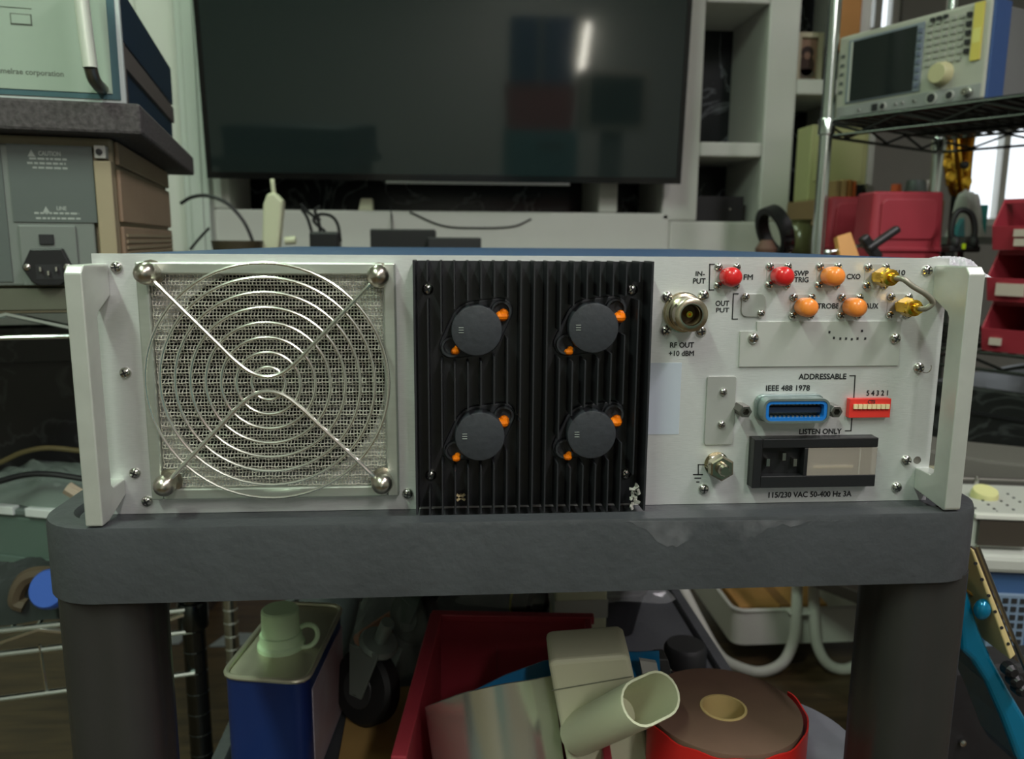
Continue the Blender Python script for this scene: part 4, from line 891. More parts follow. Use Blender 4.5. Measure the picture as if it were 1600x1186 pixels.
# saxophone and its stand, behind the large bin
SY = 1.75
sx = thing('saxophone', 'brass saxophone hanging behind the red bins near the bright window', 'saxophone', (at(1492, 300, SY).x, SY, 0))
body = [at(1478, 150, SY), at(1482, 215, SY), at(1486, 260, SY), at(1490, 292, SY), at(1497, 303, SY), at(1504, 296, SY-.02), at(1506, 260, SY-.03), at(1508, 225, SY-.04), at(1512, 195, SY-.06)]
sp_ = spline(body, 6); build(MB().tube(sp_, [.012+.014*(i/len(sp_))**1.6 for i in range(len(sp_))], 16), 'body_tube', BRASS, sx, smooth=True)
for k, (x0, y0, y1) in enumerate(((1472, 214, 290), (1486, 220, 296), (1497, 214, 300))): build(MB().tube(spline([at(x0, y0, SY-.05), at(x0+4, (y0+y1)/2, SY-.055), at(x0+8, y1, SY-.05)]), .004, 8), 'key_rod', GOLD, sx, smooth=True)
for x0, y0 in ((1474, 236), (1480, 256), (1484, 276), (1508, 260), (1510, 284)): build(MB().lathe([(.014, 0), (.014, .004), (.008, .006), (0, .006)], at(x0, y0, SY-.055), n=14), 'key_cup', GOLD, sx, smooth=True)
build(MB().ball(at(1507, 258, SY-.07), .011), 'pad', INK, sx); 
sb = at(1494, 305, SY); build(MB().cyl((sb.x, SY+.01, .02), (sb.x, SY, sb.z), .012, 10), 'stand_pole', BLKP, sx); build(MB().lathe([(.07, 0), (.07, .015), (.02, .03), (0, .03)], (sb.x, SY, 0), d=(0, 0, 1), n=20), 'stand_base', BLKP, sx)
# far sideboard with cream cabinet, books and small things
XS0, XS1 = at(1287, 300, 1.58).x, at(1475, 300, 1.58).x; zsb = at(1330, 311, 1.58).z
sd = thing('wall_cupboard', 'tan wooden cupboard fixed to the wall behind the right rack', 'cupboard', ((XS0+XS1)/2, 1.68, 0))
build(MB().box((XS0, 1.57, .50), (XS1, 1.80, zsb)), 'body', mat('tan_wood', (140, 112, 78), .5, var=.06, scale=8), sd, bevel=.004)
cb = thing('cream_cabinet', 'pale yellow green cabinet box behind the left rack post', 'cabinet', (at(1311, 290, 1.72).x, 1.72, zsb))
a0, a1 = at(1263, 284, 1.70), at(1360, 196, 1.70)
build(MB().box((a0.x, 1.70, zsb), (a1.x, 1.79, a1.z)), 'case', mat('pale_yellow_green', (176, 176, 126), .6), cb, bevel=.004); build(MB().box((a0.x+.012, 1.697, a0.z), (a1.x-.012, 1.702, a1.z-.012)), 'door', mat('pale_yellow_green', 0), cb, bevel=.003)
build(MB().box((a1.x-.002, 1.695, zsb), (a1.x+.014, 1.71, a1.z+.03)), 'side_trim', GRYL, cb)
for k, (x0, x1, yt, cc_, nm) in enumerate(((1304, 1313, 282, (150, 122, 82), 'tan'), (1313, 1323, 281, (176, 142, 96), 'light tan'), (1323, 1332, 281, (160, 104, 52), 'brown'), (1332, 1338, 283, (192, 92, 40), 'orange'))):
    a0, a1 = at(x0, 300, 1.60), at(x1-.4, yt, 1.60); bk = tag(build(MB().box((a0.x, 1.595, zsb), (a1.x, 1.69, a1.z)), 'book', mat('book_'+nm, cc_, .6), bevel=.002), nm+' book standing on the tan cupboard behind the red bins', 'book', 'books on the tan cupboard')
c = at(1349, 288, 1.60); r = thing('camera_body', 'small black camera on the tan cupboard beside the books', 'camera', (c.x, 1.60, zsb))
build(MB().box((c.x-.022, 1.60, zsb), (c.x+.018, 1.63, c.z)), 'body', BLKP, r, bevel=.004); build(MB().cyl((c.x+.008, 1.60, c.z-.014), (c.x+.008, 1.58, c.z-.014), .011, 16), 'lens', DULLST, r, smooth=True)
c = at(1401, 288, 1.62); r = thing('orange_cap_bottle', 'bottle with orange cap on the tan cupboard behind the large red bin', 'bottle', (c.x, 1.62, zsb))
build(MB().lathe([(.016, 0), (.016, .012), (.011, c.z-zsb-.008), (0, c.z-zsb-.008)], (c.x, 1.62, zsb), d=(0, 0, 1), n=16), 'body', CLEAR, r); build(MB().lathe([(.0135, c.z-zsb-.018), (.012, c.z-zsb), (0, c.z-zsb)], (c.x, 1.62, zsb), d=(0, 0, 1), n=16), 'cap', mat('orange_cap', (222, 104, 58), .5), r)
c = at(1432, 282, 1.64); r = thing('grey_pitcher', 'grey metal pitcher on the tan cupboard behind the large red bin', 'pitcher', (c.x, 1.64, zsb))
build(MB().lathe([(.026, 0), (.029, .012), (.023, c.z-zsb), (.021, c.z-zsb), (.024, .01), (0, .006)], (c.x, 1.64, zsb), d=(0, 0, 1), n=18), 'body', mat('pitcher_grey', (110, 118, 118), .4, .5), r, smooth=True)
build(MB().prism([(.018, 0), (.034, .002), (.028, -.025), (.020, -.025)], lambda x, z: (c.x+x, 1.635, c.z+z), lambda x, z: (c.x+x, 1.643, c.z+z)), 'spout', WHITE, r)
tag(build(MB().box((at(1312, 30, 1.77).x, 1.77, at(1320, 80, 1.77).z), (at(1346, 30, 1.77).x, 1.80, 2.3)), 'wooden_post', mat('orange_door', (176, 122, 66), .6), bevel=.004), 'orange brown wooden board on the wall behind the left rack post', 'board')
# headphones hanging by the bins
c = at(1505, 356, 1.05); r = thing('headphones', 'black headphones standing left of the stacked red bins', 'headphones', (c.x, 1.05, ZLW))
R = .030
build(MB().tube(spline([at(1489, 384, 1.05), at(1486, 360, 1.05), at(1493, 335, 1.05), at(1505, 328, 1.05), at(1518, 336, 1.05), at(1523, 358, 1.05), at(1520, 384, 1.05)], 6), .0055, 10), 'headband', RUBB, r, smooth=True)
for px in (1490, 1519): q_ = at(px, 380, 1.05); build(MB().ball(q_, .014, 14, 8, (.7, 1, 1.05)), 'ear_cup', RUBB, r, smooth=True)
q_ = at(1504, 384, 1.05); build(MB().box((q_.x-.03, 1.04, q_.z-.012), (q_.x+.03, 1.07, q_.z)), 'holder', RUBB, r, bevel=.003); build(MB().box((q_.x-.008, 1.0385, q_.z-.006), (q_.x-.001, 1.041, q_.z+.004)), 'neon_tag', mat('neon_tag', (200, 230, 40), .5), r)
build(MB().box((q_.x-.004, 1.05, ZLW+.004), (q_.x+.004, 1.058, q_.z-.01)), 'stand', BLKP, r)
pk = thing('low_shelf_board', 'grey shelf board behind the headphones', 'board', (at(1520, 390, 1.4).x, 1.5, 0)); q0, q1 = at(1488, 368, 1.4), at(1560, 372, 1.4)
build(MB().box((q0.x, 1.4, q0.z-.02), (q1.x, 1.58, q0.z-.003)), 'board', GRYP, pk); ZPK = q0.z-.003
for x in (q0.x+.02, q1.x-.02): build(MB().box((x-.01, 1.55, 0), (x+.01, 1.57, q0.z-.02)), 'leg', GRYD, pk)
crumple('white_paper_bag', (at(1514, 340, 1.5).x, 1.51, ZPK+.001), .034, .03, .10, mat('white_paper', (214, 216, 212), .7), 'white crumpled paper bag below the saxophone', 'paper bag', seed=5)
q0, q1 = at(1494, 380, 1.42), at(1511, 340, 1.42)
tag(build(MB().prism([(q0.x, ZPK+.0005), (q1.x, ZPK+.0005), (q1.x-.004, q1.z-.01), (q0.x+.014, q1.z), (q0.x+.004, q1.z-.02)], lambda x, z: (x, 1.42, z), lambda x, z: (x, 1.44, z)), 'cyan_packet', mat('cyan_packet', (92, 176, 190), .4), bevel=.002), 'cyan packet seen through the black headphones', 'packet')
q0, q1 = at(1529, 366, 1.5), at(1545, 320, 1.5); tag(build(MB().box((q0.x, 1.5, ZPK+.0005), (q1.x, 1.515, q1.z)), 'teal_booklet', mat('teal_booklet', (40, 140, 132), .6), bevel=.001), 'teal booklet standing behind the top red bin', 'booklet')
q0 = at(1497, 402, .02); crumple('film_wrap', (.2285, .022, Z1-.010), .014, .016, .011, mat('hazy_film', (206, 200, 210), .35, alpha=.7), 'crumpled clear film on the rear right corner of the instrument', 'plastic film', seed=11)
# black case on the lower right rack shelf
bc2 = thing('black_equipment_case', 'black equipment case below the red bins on the right rack', 'case', rkp(.24, .02, .4245), RR, world=False)
build(MB().box((0, 0, 0), (.49, .40, .31)), 'shell', blkm, bc2, bevel=.006); build(MB().box((.0, -.003, .26), (.49, 0, .266)), 'edge_strip', BLKP, bc2)

# ================================================================== RIGHT FLOOR GROUP: crate, sloped instrument, guitar
cp = at(1528, 862, .46); RC = -math.radians(10)
cr = thing('blue_crate', 'blue plastic crate with pale rim at the right edge', 'crate', (cp.x, cp.y, 0), RC, world=False); ch_ = cp.z
build(MB().box((0, 0, .0), (.27, .30, ch_-.02)), 'body', CRATE, cr, bevel=.008)
build(MB().box((-.012, -.012, ch_-.022), (.282, .312, ch_)), 'rim', GRYL, cr, bevel=.006)
gp = build(MB().box((.018, -.004, ch_-.14), (.062, .001, ch_-.05)), 'grille_panel', mat('pale_grille', (110, 128, 150), .5), cr, bevel=.002)
for i in range(4):
    for j in range(8): build(MB().box((.0225+i*.0098, -.0052, ch_-.134+j*.0104), (.0285+i*.0098, -.003, ch_-.128+j*.0104)), 'grille_hole', INK, gp)
build(MB().box((.09, -.006, ch_-.055), (.14, .001, ch_-.03)), 'latch', CRATE, cr, bevel=.002)
ip = thing('sloped_instrument', 'light grey instrument with sloping control panel on the blue crate', 'instrument', (cp.x-.004, cp.y+.006, ch_+.0005), RC, world=False)
hf = at(1560, 806, .46).z-ch_; hb = at(1540, 757, .60).z-ch_
build(MB().prism([(0.006, 0), (.15, 0), (.15, hb), (.006, hf)], lambda y, z: (.0, y, z), lambda y, z: (.26, y, z)), 'body', GRYL, ip, bevel=.003)
build(MB().box((.006, -.0005, .006), (.062, .0075, hf-.008)), 'recess_shade', mat('recess_shade_brown', (62, 56, 50), .3), ip); build(MB().box((.0, -.001, hf-.006), (.26, .008, hf)), 'front_lip', WHITE, ip, bevel=.001)  # flat dark plate painted as the shade inside the front recess
def slope(x, t, up_=0.): return Vector((x, .006+.144*t, hf+(hb-hf)*t+up_))
build(MB().lathe([(.016, 0), (.016, .006), (.0145, .011), (0, .011)], slope(.045, .50), d=(0, -.3, 1), n=24), 'round_knob', mat('cream_knob', (200, 196, 140), .5), ip, smooth=True)
build(MB().lathe([(.008, 0), (.008, .004), (0, .004)], slope(.092, .2), d=(0, -.3, 1), n=16), 'orange_button', mat('orange_button', (210, 150, 80), .5), ip)
for i in range(4):
    for j in range(5):
        p_ = slope(.010+i*.022+j*.002, .12+j*.13, .0006); build(MB().box(p_-Vector((.0012, .0012, .001)), p_+Vector((.0012, .0012, .0008))), 'panel_dot', INK, ip)
for x in (.03, .068): build(MB().box((x, .012, hf), (x+.0008, .014, hf+.001)), 'panel_line', INK, ip)
build(MB().tube([(0, .147, hb+.008), (.26, .147, hb+.008)], .002, 8), 'rear_bar', DULLST, ip)
for x in (.012, .034, .066): build(MB().lathe([(.0035, 0), (.0035, .009), (.002, .013), (0, .014)], (x, .146, hb-.001), d=(0, 0, 1), n=12), 'terminal', STEEL, ip, smooth=True)
gb = thing('grey_box', 'grey flat box behind the sloping instrument', 'box', (cp.x-.01, cp.y+.17, ch_+.0005), RC, world=False)
z1_, z2_ = at(1520, 692, .64).z-ch_, at(1600, 716, .62).z-ch_
build(MB().prism([(0.0, 0), (.26, 0), (.26, z2_*.85), (.12, z2_), (.012, z1_)], lambda x, z: (x, .0, z), lambda x, z: (x, .12, z)), 'box', mat('grey_fabric', (88, 86, 80), .8), gb, bevel=.004)
build(MB().box((-.006, -.006, z1_*.60), (.07, .0, z1_*.68)), 'cream_edge', mat('cream_edge', (150, 146, 122), .6), gb, bevel=.001)
# guitar leaning beside the cart
GY = .10
eg = thing('electric_guitar', 'metallic blue electric guitar leaning at the right of the cart', 'guitar', (at(1560, 1100, GY).x, GY, 0))
poly = [(1511, 915), (1519, 940), (1532, 985), (1552, 1030), (1578, 1078), (1604, 1122), (1640, 1200), (1605, 1210), (1590, 1186), (1566, 1122), (1542, 1068), (1520, 1034), (1503, 1018), (1498, 960)]
pl = [(at(*q, GY).x, at(*q, GY).z) for q in poly]
build(MB().prism(pl, lambda x, z: (x, GY, z), lambda x, z: (x, GY+.045, z)), 'body', BMET, eg, bevel=.008, seg=3)
poly = [(1512, 853), (1519, 858), (1583, 1020), (1574, 1028)]; pl = [(at(*q, GY-.005).x, at(*q, GY-.005).z) for q in poly]
nk = build(MB().prism(pl, lambda x, z: (x, GY-.008, z), lambda x, z: (x, GY+.03, z)), 'neck_binding', mat('cream_binding', (206, 186, 132), .5), eg, bevel=.001)
for k in range(6):
    t_ = (k+.5)/6.2; c = at(1516+t_*63, 866+t_*155, GY-.006); build(MB().lathe([(.0012, 0), (.0012, .0008), (0, .0008)], (c.x, GY-.0078, c.z), n=10), 'side_dot', INK, nk)
poly = [(1519, 855), (1526, 858), (1592, 1035), (1584, 1030)]; pl = [(at(*q, GY).x, at(*q, GY).z) for q in poly]
build(MB().prism(pl, lambda x, z: (x, GY, z), lambda x, z: (x, GY+.03, z)), 'fretboard', mat('dark_fretboard', (64, 54, 46), .5), eg)
build(MB().tube([at(1527, 853, GY), at(1604, 1050, GY)], .0016, 6), 'string', DULLST, eg)
poly = [(1513, 870), (1523, 890), (1541, 940), (1532, 944), (1518, 930), (1508, 925)]; pl = [(at(*q, GY+.02).x, at(*q, GY+.02).z) for q in poly]
build(MB().prism(pl, lambda x, z: (x, GY+.012, z), lambda x, z: (x, GY+.04, z)), 'orange_neck_heel', mat('amber_wood', (196, 138, 62), .4), eg, bevel=.002)
build(MB().ball(at(1535, 952, GY-.004), .006, 12, 8, (1, .8, 1.3)), 'blue_horn', BMET, eg, smooth=True)
for q in ((1572, 1042), (1580, 1058), (1588, 1072)): build(MB().lathe([(.005, 0), (.005, .006), (.003, .009), (0, .009)], at(*q, GY-.002), n=12), 'knob', BLKP, eg)
bk2 = thing('black_speaker_case', 'black case standing on the floor at the lower right', 'case', (at(1540, 1150, .3).x, .3, 0)); q0 = at(1470, 1030, .22)
build(MB().box((q0.x, .22, 0), (q0.x+.13, .262, q0.z-.01)), 'shell', mat('case_black', (30, 29, 31), .6, var=.2, scale=120), bk2, bevel=.006)
build(MB().lathe([(.003, 0), (.003, .002), (0, .003)], at(1503, 1160, .219), n=10), 'rivet', STEEL, bk2)

# ================================================================== THINGS ON THE MIDDLE SHELF
ZM = .5590
ct = [atz(345, 1056, .655), atz(478, 1066, .655), atz(536, 946, .655), atz(438, 941, .655)]
tn = thing('paint_tin', 'blue rectangular tin with mint plastic cap on the middle cart shelf', 'tin', ((ct[0].x+ct[2].x)/2, (ct[0].y+ct[2].y)/2, ZM))
def rpoly(P4, r, n=4):
    out = []
    for i in range(4):
        p_, a, c = Vector(P4[i][:2]), Vector(P4[i-1][:2]), Vector(P4[(i+1) % 4][:2]); u, v = (a-p_).normalized(), (c-p_).normalized(); s, e = p_+u*r, p_+v*r
        for k in range(n+1):
            t_ = k/n; out.append(tuple((s*(1-t_)**2+p_*2*t_*(1-t_)+e*t_*t_)))
    return out
rp = rpoly(ct, .014)
build(MB().prism(rp, lambda x, y: (x, y, ZM), lambda x, y: (x, y, .652)), 'body', TINB, tn, smooth=True)
cen = Vector(((ct[0].x+ct[2].x)/2, (ct[0].y+ct[2].y)/2)); sc_ = lambda k: [tuple(cen+(Vector(q_)-cen)*k) for q_ in rp]
build(MB().prism(sc_(.97), lambda x, y: (x, y, .6521), lambda x, y: (x, y, .6531)), 'lid', TINT, tn)
build(MB().tube([(x, y, .6545) for x, y in sc_(1.0)], .0022, 8, closed=True), 'seam', TINT, tn, smooth=True)
r0, r1 = Vector((ct[1].x, ct[1].y)), Vector((ct[2].x, ct[2].y)); d_ = (r1-r0); nn = Vector((d_.y, -d_.x)).normalized()*.0006; l0, l1 = r0+d_*.12, r0+d_*.93
build(MB().add([(l0.x, l0.y, ZM+.002), (l1.x, l1.y, ZM+.002), (l1.x, l1.y, .640), (l0.x, l0.y, .640)]+[(l0.x+nn.x, l0.y+nn.y, ZM+.002), (l1.x+nn.x, l1.y+nn.y, ZM+.002), (l1.x+nn.x, l1.y+nn.y, .640), (l0.x+nn.x, l0.y+nn.y, .640)],
      [(0, 1, 2, 3), (4, 7, 6, 5), (0, 4, 5, 1), (1, 5, 6, 2), (2, 6, 7, 3), (3, 7, 4, 0)]), 'label', TINL, tn)
cc_ = atz(440, 1012, .6515); k_ = .0195
build(MB().lathe([(k_, 0), (k_, .005), (k_*.9, .007), (k_*.88, .014), (k_*.80, .0145), (k_*.78, .034), (k_*.7, .0355), (0, .0355)], (cc_.x, cc_.y, .6515), d=(0, 0, 1), n=28), 'cap', GCAP, tn, smooth=True)
build(MB().tube(arc((cc_.x+.021, cc_.y-.001, .662), .009, -2.2, 2.2, 14, (1, .2, 0), (0, .45, .9)), .0022, 8), 'pull_ring', GCAP, tn, smooth=True)
# red tote with its contents
zr = .66; bl, br, fl_ = atz(680, 957, zr), atz(920, 988, zr), atz(636, 1200, zr)
uu = (br-bl); uu.z = 0; W_ = uu.length; uu.normalize(); vv = Vector((-uu.y, uu.x, 0))
uu = Vector((math.cos(-.10), math.sin(-.10), 0)); vv = Vector((-uu.y, uu.x, 0))
rb = thing('red_tote', 'open red plastic bin holding duct part and metal sheet on the middle shelf', 'bin', (bl.x, bl.y, ZM), math.atan2(uu.y, uu.x), world=False)
hh = zr-ZM; D_ = .205; t_ = .0055
build(MB().box((0, -D_, 0), (W_, 0, .004)), 'base', REDB, rb)
build(MB().prism([(0, 0), (W_, 0), (W_, hh), (0, hh)], lambda x, z: (x, -t_*.5, z), lambda x, z: (x, 0, z)), 'back_wall', REDB, rb, bevel=.001)
build(MB().box((0, -D_, 0), (t_, -t_, hh)), 'side_wall', REDB, rb, bevel=.001); build(MB().box((W_-t_, -D_, 0), (W_, -t_, hh)), 'side_wall', REDB, rb, bevel=.001)
build(MB().box((t_, -D_, 0), (W_-t_, -D_+.003, hh*.5)), 'front_wall', REDB, rb)
build(MB().box((-.003, -.006, hh-.006), (W_+.003, .003, hh+.001)), 'rim', REDB, rb, bevel=.001); build(MB().box((-.004, -D_, hh-.006), (t_+.001, -.003, hh+.0012)), 'rim', REDB, rb, bevel=.001)
build(MB().box((W_*.40, -.0040, .01), (W_*.405, -.0026, hh*.72)), 'mould_line', mat('scratch_pink', (150, 66, 70), .5), rb)
# curled aluminium sheet
tp_ = [at(664, 1106, .12), at(690, 1096, .095), at(720, 1085, .080), at(752, 1077, .073), at(790, 1069, .074), at(830, 1063, .082), at(864, 1057, .095)]
top_s = spline(tp_, 4); b = MB(); n = len(top_s); dn = Vector((.008, -.006, -.062))
vs = [p_ for p_ in top_s]+[p_+dn for p_ in top_s]+[p_+Vector((0, .0012, 0)) for p_ in top_s]+[p_+dn+Vector((0, .0012, 0)) for p_ in top_s]
fs = [(i, i+1, n+i+1, n+i) for i in range(n-1)]+[(2*n+i, 3*n+i, 3*n+i+1, 2*n+i+1) for i in range(n-1)]+[(i, 2*n+i, 2*n+i+1, i+1) for i in range(n-1)]+[(0, n, 3*n, 2*n), (n-1, 3*n-1, 4*n-1, 2*n-1)]
tag(build(b.add(vs, fs), 'metal_sheet', SHEET, smooth=True), 'curled shiny aluminium sheet lying in the red bin', 'metal sheet')
# cream duct adaptor: plate box with a stadium spout
da = thing('duct_adapter', 'cream plastic duct adapter with oval spout in the red bin', 'duct part', (at(940, 1150, .08).x, .08, ZM))
pp = [(at(*q_, .075).x, at(*q_, .075).z) for q_ in ((857, 1037), (868, 1033), (978, 1024), (985, 1030), (1017, 1180), (1020, 1215), (893, 1228))]
build(MB().prism(pp, lambda x, z: (x, .075, z), lambda x, z: (x+.002, .11, z+.004)), 'plate', CRMP, da, bevel=.003, seg=3)
ln_ = [at(862, 1079, .0745), at(988, 1057, .0745)]; build(MB().tube(ln_, .0004, 5), 'step_line', mat('step_grey', (120, 124, 104), .6), da)
p0, p1 = at(918, 1140, .080), at(1017, 1091, .020); ax_ = (p1-p0).normalized(); e1 = Vector((1, .25, .30)); e1 = (e1-ax_*e1.dot(ax_)).normalized(); e2 = ax_.cross(e1)
def stad(c_, a, r_, n=10):
    out = []
    for i in range(n+1): t_ = -PI/2+PI*i/n; out.append(c_+e1*(a+r_*math.cos(t_))+e2*r_*math.sin(t_))
    for i in range(n+1): t_ = PI/2+PI*i/n; out.append(c_+e1*(-a+r_*math.cos(t_))+e2*r_*math.sin(t_))
    return out
rings = [stad(p0, .007, .0138), stad(p1-ax_*.002, .007, .0138), stad(p1, .007, .0134), stad(p1, .007, .0120), stad(p1-ax_*.05, .006, .0105)]; n = len(rings[0])
vs = [q_ for rg in rings for q_ in rg]; fs = [(k*n+i, k*n+(i+1) % n, (k+1)*n+(i+1) % n, (k+1)*n+i) for k in range(4) for i in range(n)]+[tuple(range(4*n, 5*n))]
build(MB().add(vs, fs), 'spout', CRMP, da, smooth=True)
# blue film edge behind the duct part
fpts = [(742, 1082, .12), (790, 1062, .125), (850, 1040, .13), (900, 1030, .13), (960, 1022, .13), (1000, 1022, .125), (1030, 1020, .12)]
topv = [at(x, y-3-4*(k in (1, 2)), Y) for k, (x, y, Y) in enumerate(fpts)]; b = MB(); n = len(topv)
vs = topv+[p_+Vector((0, -.006, -.016)) for p_ in topv]+[p_+Vector((0, .002, -.0005)) for p_ in topv]+[p_+Vector((0, -.004, -.016)) for p_ in topv]
fs = [(i, i+1, n+i+1, n+i) for i in range(n-1)]+[(2*n+i, 3*n+i, 3*n+i+1, 2*n+i+1) for i in range(n-1)]+[(i, 2*n+i, 2*n+i+1, i+1) for i in range(n-1)]
tag(build(b.add(vs, fs), 'blue_film', mat('blue_film', (20, 110, 160), .25), smooth=True), 'shiny blue plastic film sticking out behind the duct adapter', 'plastic film')
# strips beside the duct part
q0 = [(at(*q_, .11).x, at(*q_, .11).z) for q_ in ((1000, 1032), (1026, 1036), (1060, 1200), (1034, 1200))]
tag(build(MB().prism(q0, lambda x, z: (x, .11, z), lambda x, z: (x, .114, z)), 'metal_strip', GRYL), 'pale flat strip right of the duct adapter', 'strip')
q0 = [(at(*q_, .12).x, at(*q_, .12).z) for q_ in ((1028, 1030), (1044, 1030), (1086, 1200), (1064, 1200))]
tag(build(MB().prism(q0, lambda x, z: (x, .12, z), lambda x, z: (x, .135, z)), 'dark_bar', mat('dark_bar', (70, 70, 70), .5), bevel=.001), 'dark grey bar between the duct adapter and tape roll', 'bar')
# grey pot and tape roll
dz = .655; dr_ = atz(1328, 1140, dz); dt_ = atz(1200, 1056, dz); RD = .064; dc = (dr_.x-RD, dr_.y-.01)
tag(build(MB().lathe([(RD*.78, 0), (RD*.80, .012), (RD, .035), (RD, dz-ZM-.003), (RD-.003, dz-ZM), (0, dz-ZM)], (dc[0], dc[1], ZM), d=(0, 0, 1), n=48), 'grey_pot', GDISC, smooth=True), 'round grey pot under the brown tape roll', 'pot')
tz_ = .693; tl, trr = atz(1012, 1110, tz_), atz(1247, 1102, tz_); RT = (trr.x-tl.x)/2; tc_ = ((tl.x+trr.x)/2, (tl.y+trr.y)/2); RT2 = RT*.30
tr_ = thing('tape_roll', 'thick roll of brown tape with red outer wrap on the grey pot', 'tape', (*tc_, dz+.0005))
H_ = tz_-dz-.0005
build(MB().lathe([(RT2, 0), (RT-.001, 0), (RT-.001, H_), (RT2, H_), (RT2, 0)], (*tc_, dz+.0005), d=(0, 0, 1), n=56), 'roll', BROWN, tr_, smooth=True)
build(MB().lathe([(RT2, .0005), (RT2, H_+.0006), (RT2-.0016, H_+.0006), (RT2-.0016, .0005), (RT2, .0005)], (*tc_, dz+.0005), d=(0, 0, 1), n=40), 'core', mat('card_core', (206, 178, 122), .7), tr_, smooth=True)
vs = []; n = 40
for i in range(n+1):
    a = math.radians(-175+i*195/n); rr_ = RT+.0005+.0035*max(0, (i-28)/12)
    x, y = tc_[0]+rr_*math.cos(a), tc_[1]+rr_*math.sin(a); x2, y2 = tc_[0]+(rr_+.001)*math.cos(a), tc_[1]+(rr_+.001)*math.sin(a)
    zt_ = H_*(.97-.02*math.sin(i*1.1)); vs += [(x, y, dz+.001), (x2, y2, dz+.001), (x2, y2, dz+zt_), (x, y, dz+zt_)]
build(MB().add(vs, [(4*i+k, 4*i+(k+1) % 4, 4*i+4+(k+1) % 4, 4*i+4+k) for i in range(n) for k in range(4)]+[(0, 1, 2, 3), (4*n, 4*n+1, 4*n+2, 4*n+3)]), 'red_wrap', DKRED, tr_, smooth=True)
# rear of the shelf: black lid, black tray, bags, casters, envelope
c = atz(1070, 1032, ZM+.02); r = thing('black_jar', 'small black round jar behind the tape roll', 'jar', (c.x, c.y, ZM))
build(MB().lathe([(.019, 0), (.021, .004), (.021, .034), (.018, .038), (0, .038)], (c.x, c.y, ZM), d=(0, 0, 1), n=28), 'cap', RUBB, r, smooth=True); build(MB().lathe([(.0212, .016), (.0216, .017), (.0212, .018)], (c.x, c.y, ZM), d=(0, 0, 1), n=28), 'silver_ring', STEEL, r)
c = atz(948, 1000, ZM); r = thing('black_tray', 'black plastic tray behind the red bin', 'tray', (c.x, c.y+.05, ZM))
build(MB().prism(rrect(c.x-.045, c.x+.045, c.y, c.y+.10, .02, 5), lambda x, y: (c.x+(x-c.x)*.78, y+.006, ZM), lambda x, y: (x, y, ZM+.05)), 'body', BLKP, r, smooth=True)
build(MB().tube([(x, y, ZM+.05) for x, y in rrect(c.x-.046, c.x+.046, c.y-.001, c.y+.101, .02, 5)], .002, 6, closed=True), 'rim', BLKP, r, smooth=True)
c1 = atz(900, 945, ZM+.055); r = thing('cream_carton', 'cream carton wrapped in clear film behind the red bin', 'carton', (c1.x, c1.y+.03, ZM))
q0, q1 = at(868, 950, c1.y), at(948, 950, c1.y); build(MB().box((q0.x, c1.y, ZM), (q1.x, c1.y+.05, ZM+.085)), 'carton', CRMP, r, bevel=.002); build(MB().box((q0.x-.001, c1.y-.001, ZM+.04), (q1.x+.001, c1.y+.051, ZM+.06)), 'band', GRYL, r)
c2 = atz(880, 955, ZM+.03); crumple('clear_bag', (c2.x+.0, c2.y+.02, ZM+.052), .11, .05, .045, CLEAR, 'crumpled clear plastic bag over the cream carton behind the red bin', 'plastic bag', seed=21)
c3 = at(1022, 925, .62); tag(build(MB().prism([(-.022, .02), (.016, .02), (.012, -.004), (.0, -.012), (-.018, .008)], lambda x, z: (c3.x+x, .62, c3.z+z), lambda x, z: (c3.x+x, .66, c3.z+z)), 'blue_packet', mat('deep_blue', (40, 64, 180), .4), bevel=.002), 'bright blue packet just below the cart rim', 'packet')
c4 = atz(812, 957, ZM+.02); r = thing('yellow_tape', 'roll of tape with yellow edge behind the red bin', 'tape', (c4.x, c4.y, ZM))
build(MB().lathe([(.014, -.01), (.025, -.01), (.025, .01), (.014, .01), (.014, -.01)], (c4.x+.015, c4.y+.02, ZM+.026), d=(.75, -.65, 0), n=32), 'roll', mat('dark_brown_tape', (60, 54, 48), .5), r, smooth=True); build(MB().lathe([(.023, .0102), (.0255, .0102), (.0255, .0125), (.023, .0125)], (c4.x+.015, c4.y+.02, ZM+.026), d=(-.75, .65, 0), n=32), 'yellow_edge', mat('yellow_edge', (190, 176, 40), .5), r)
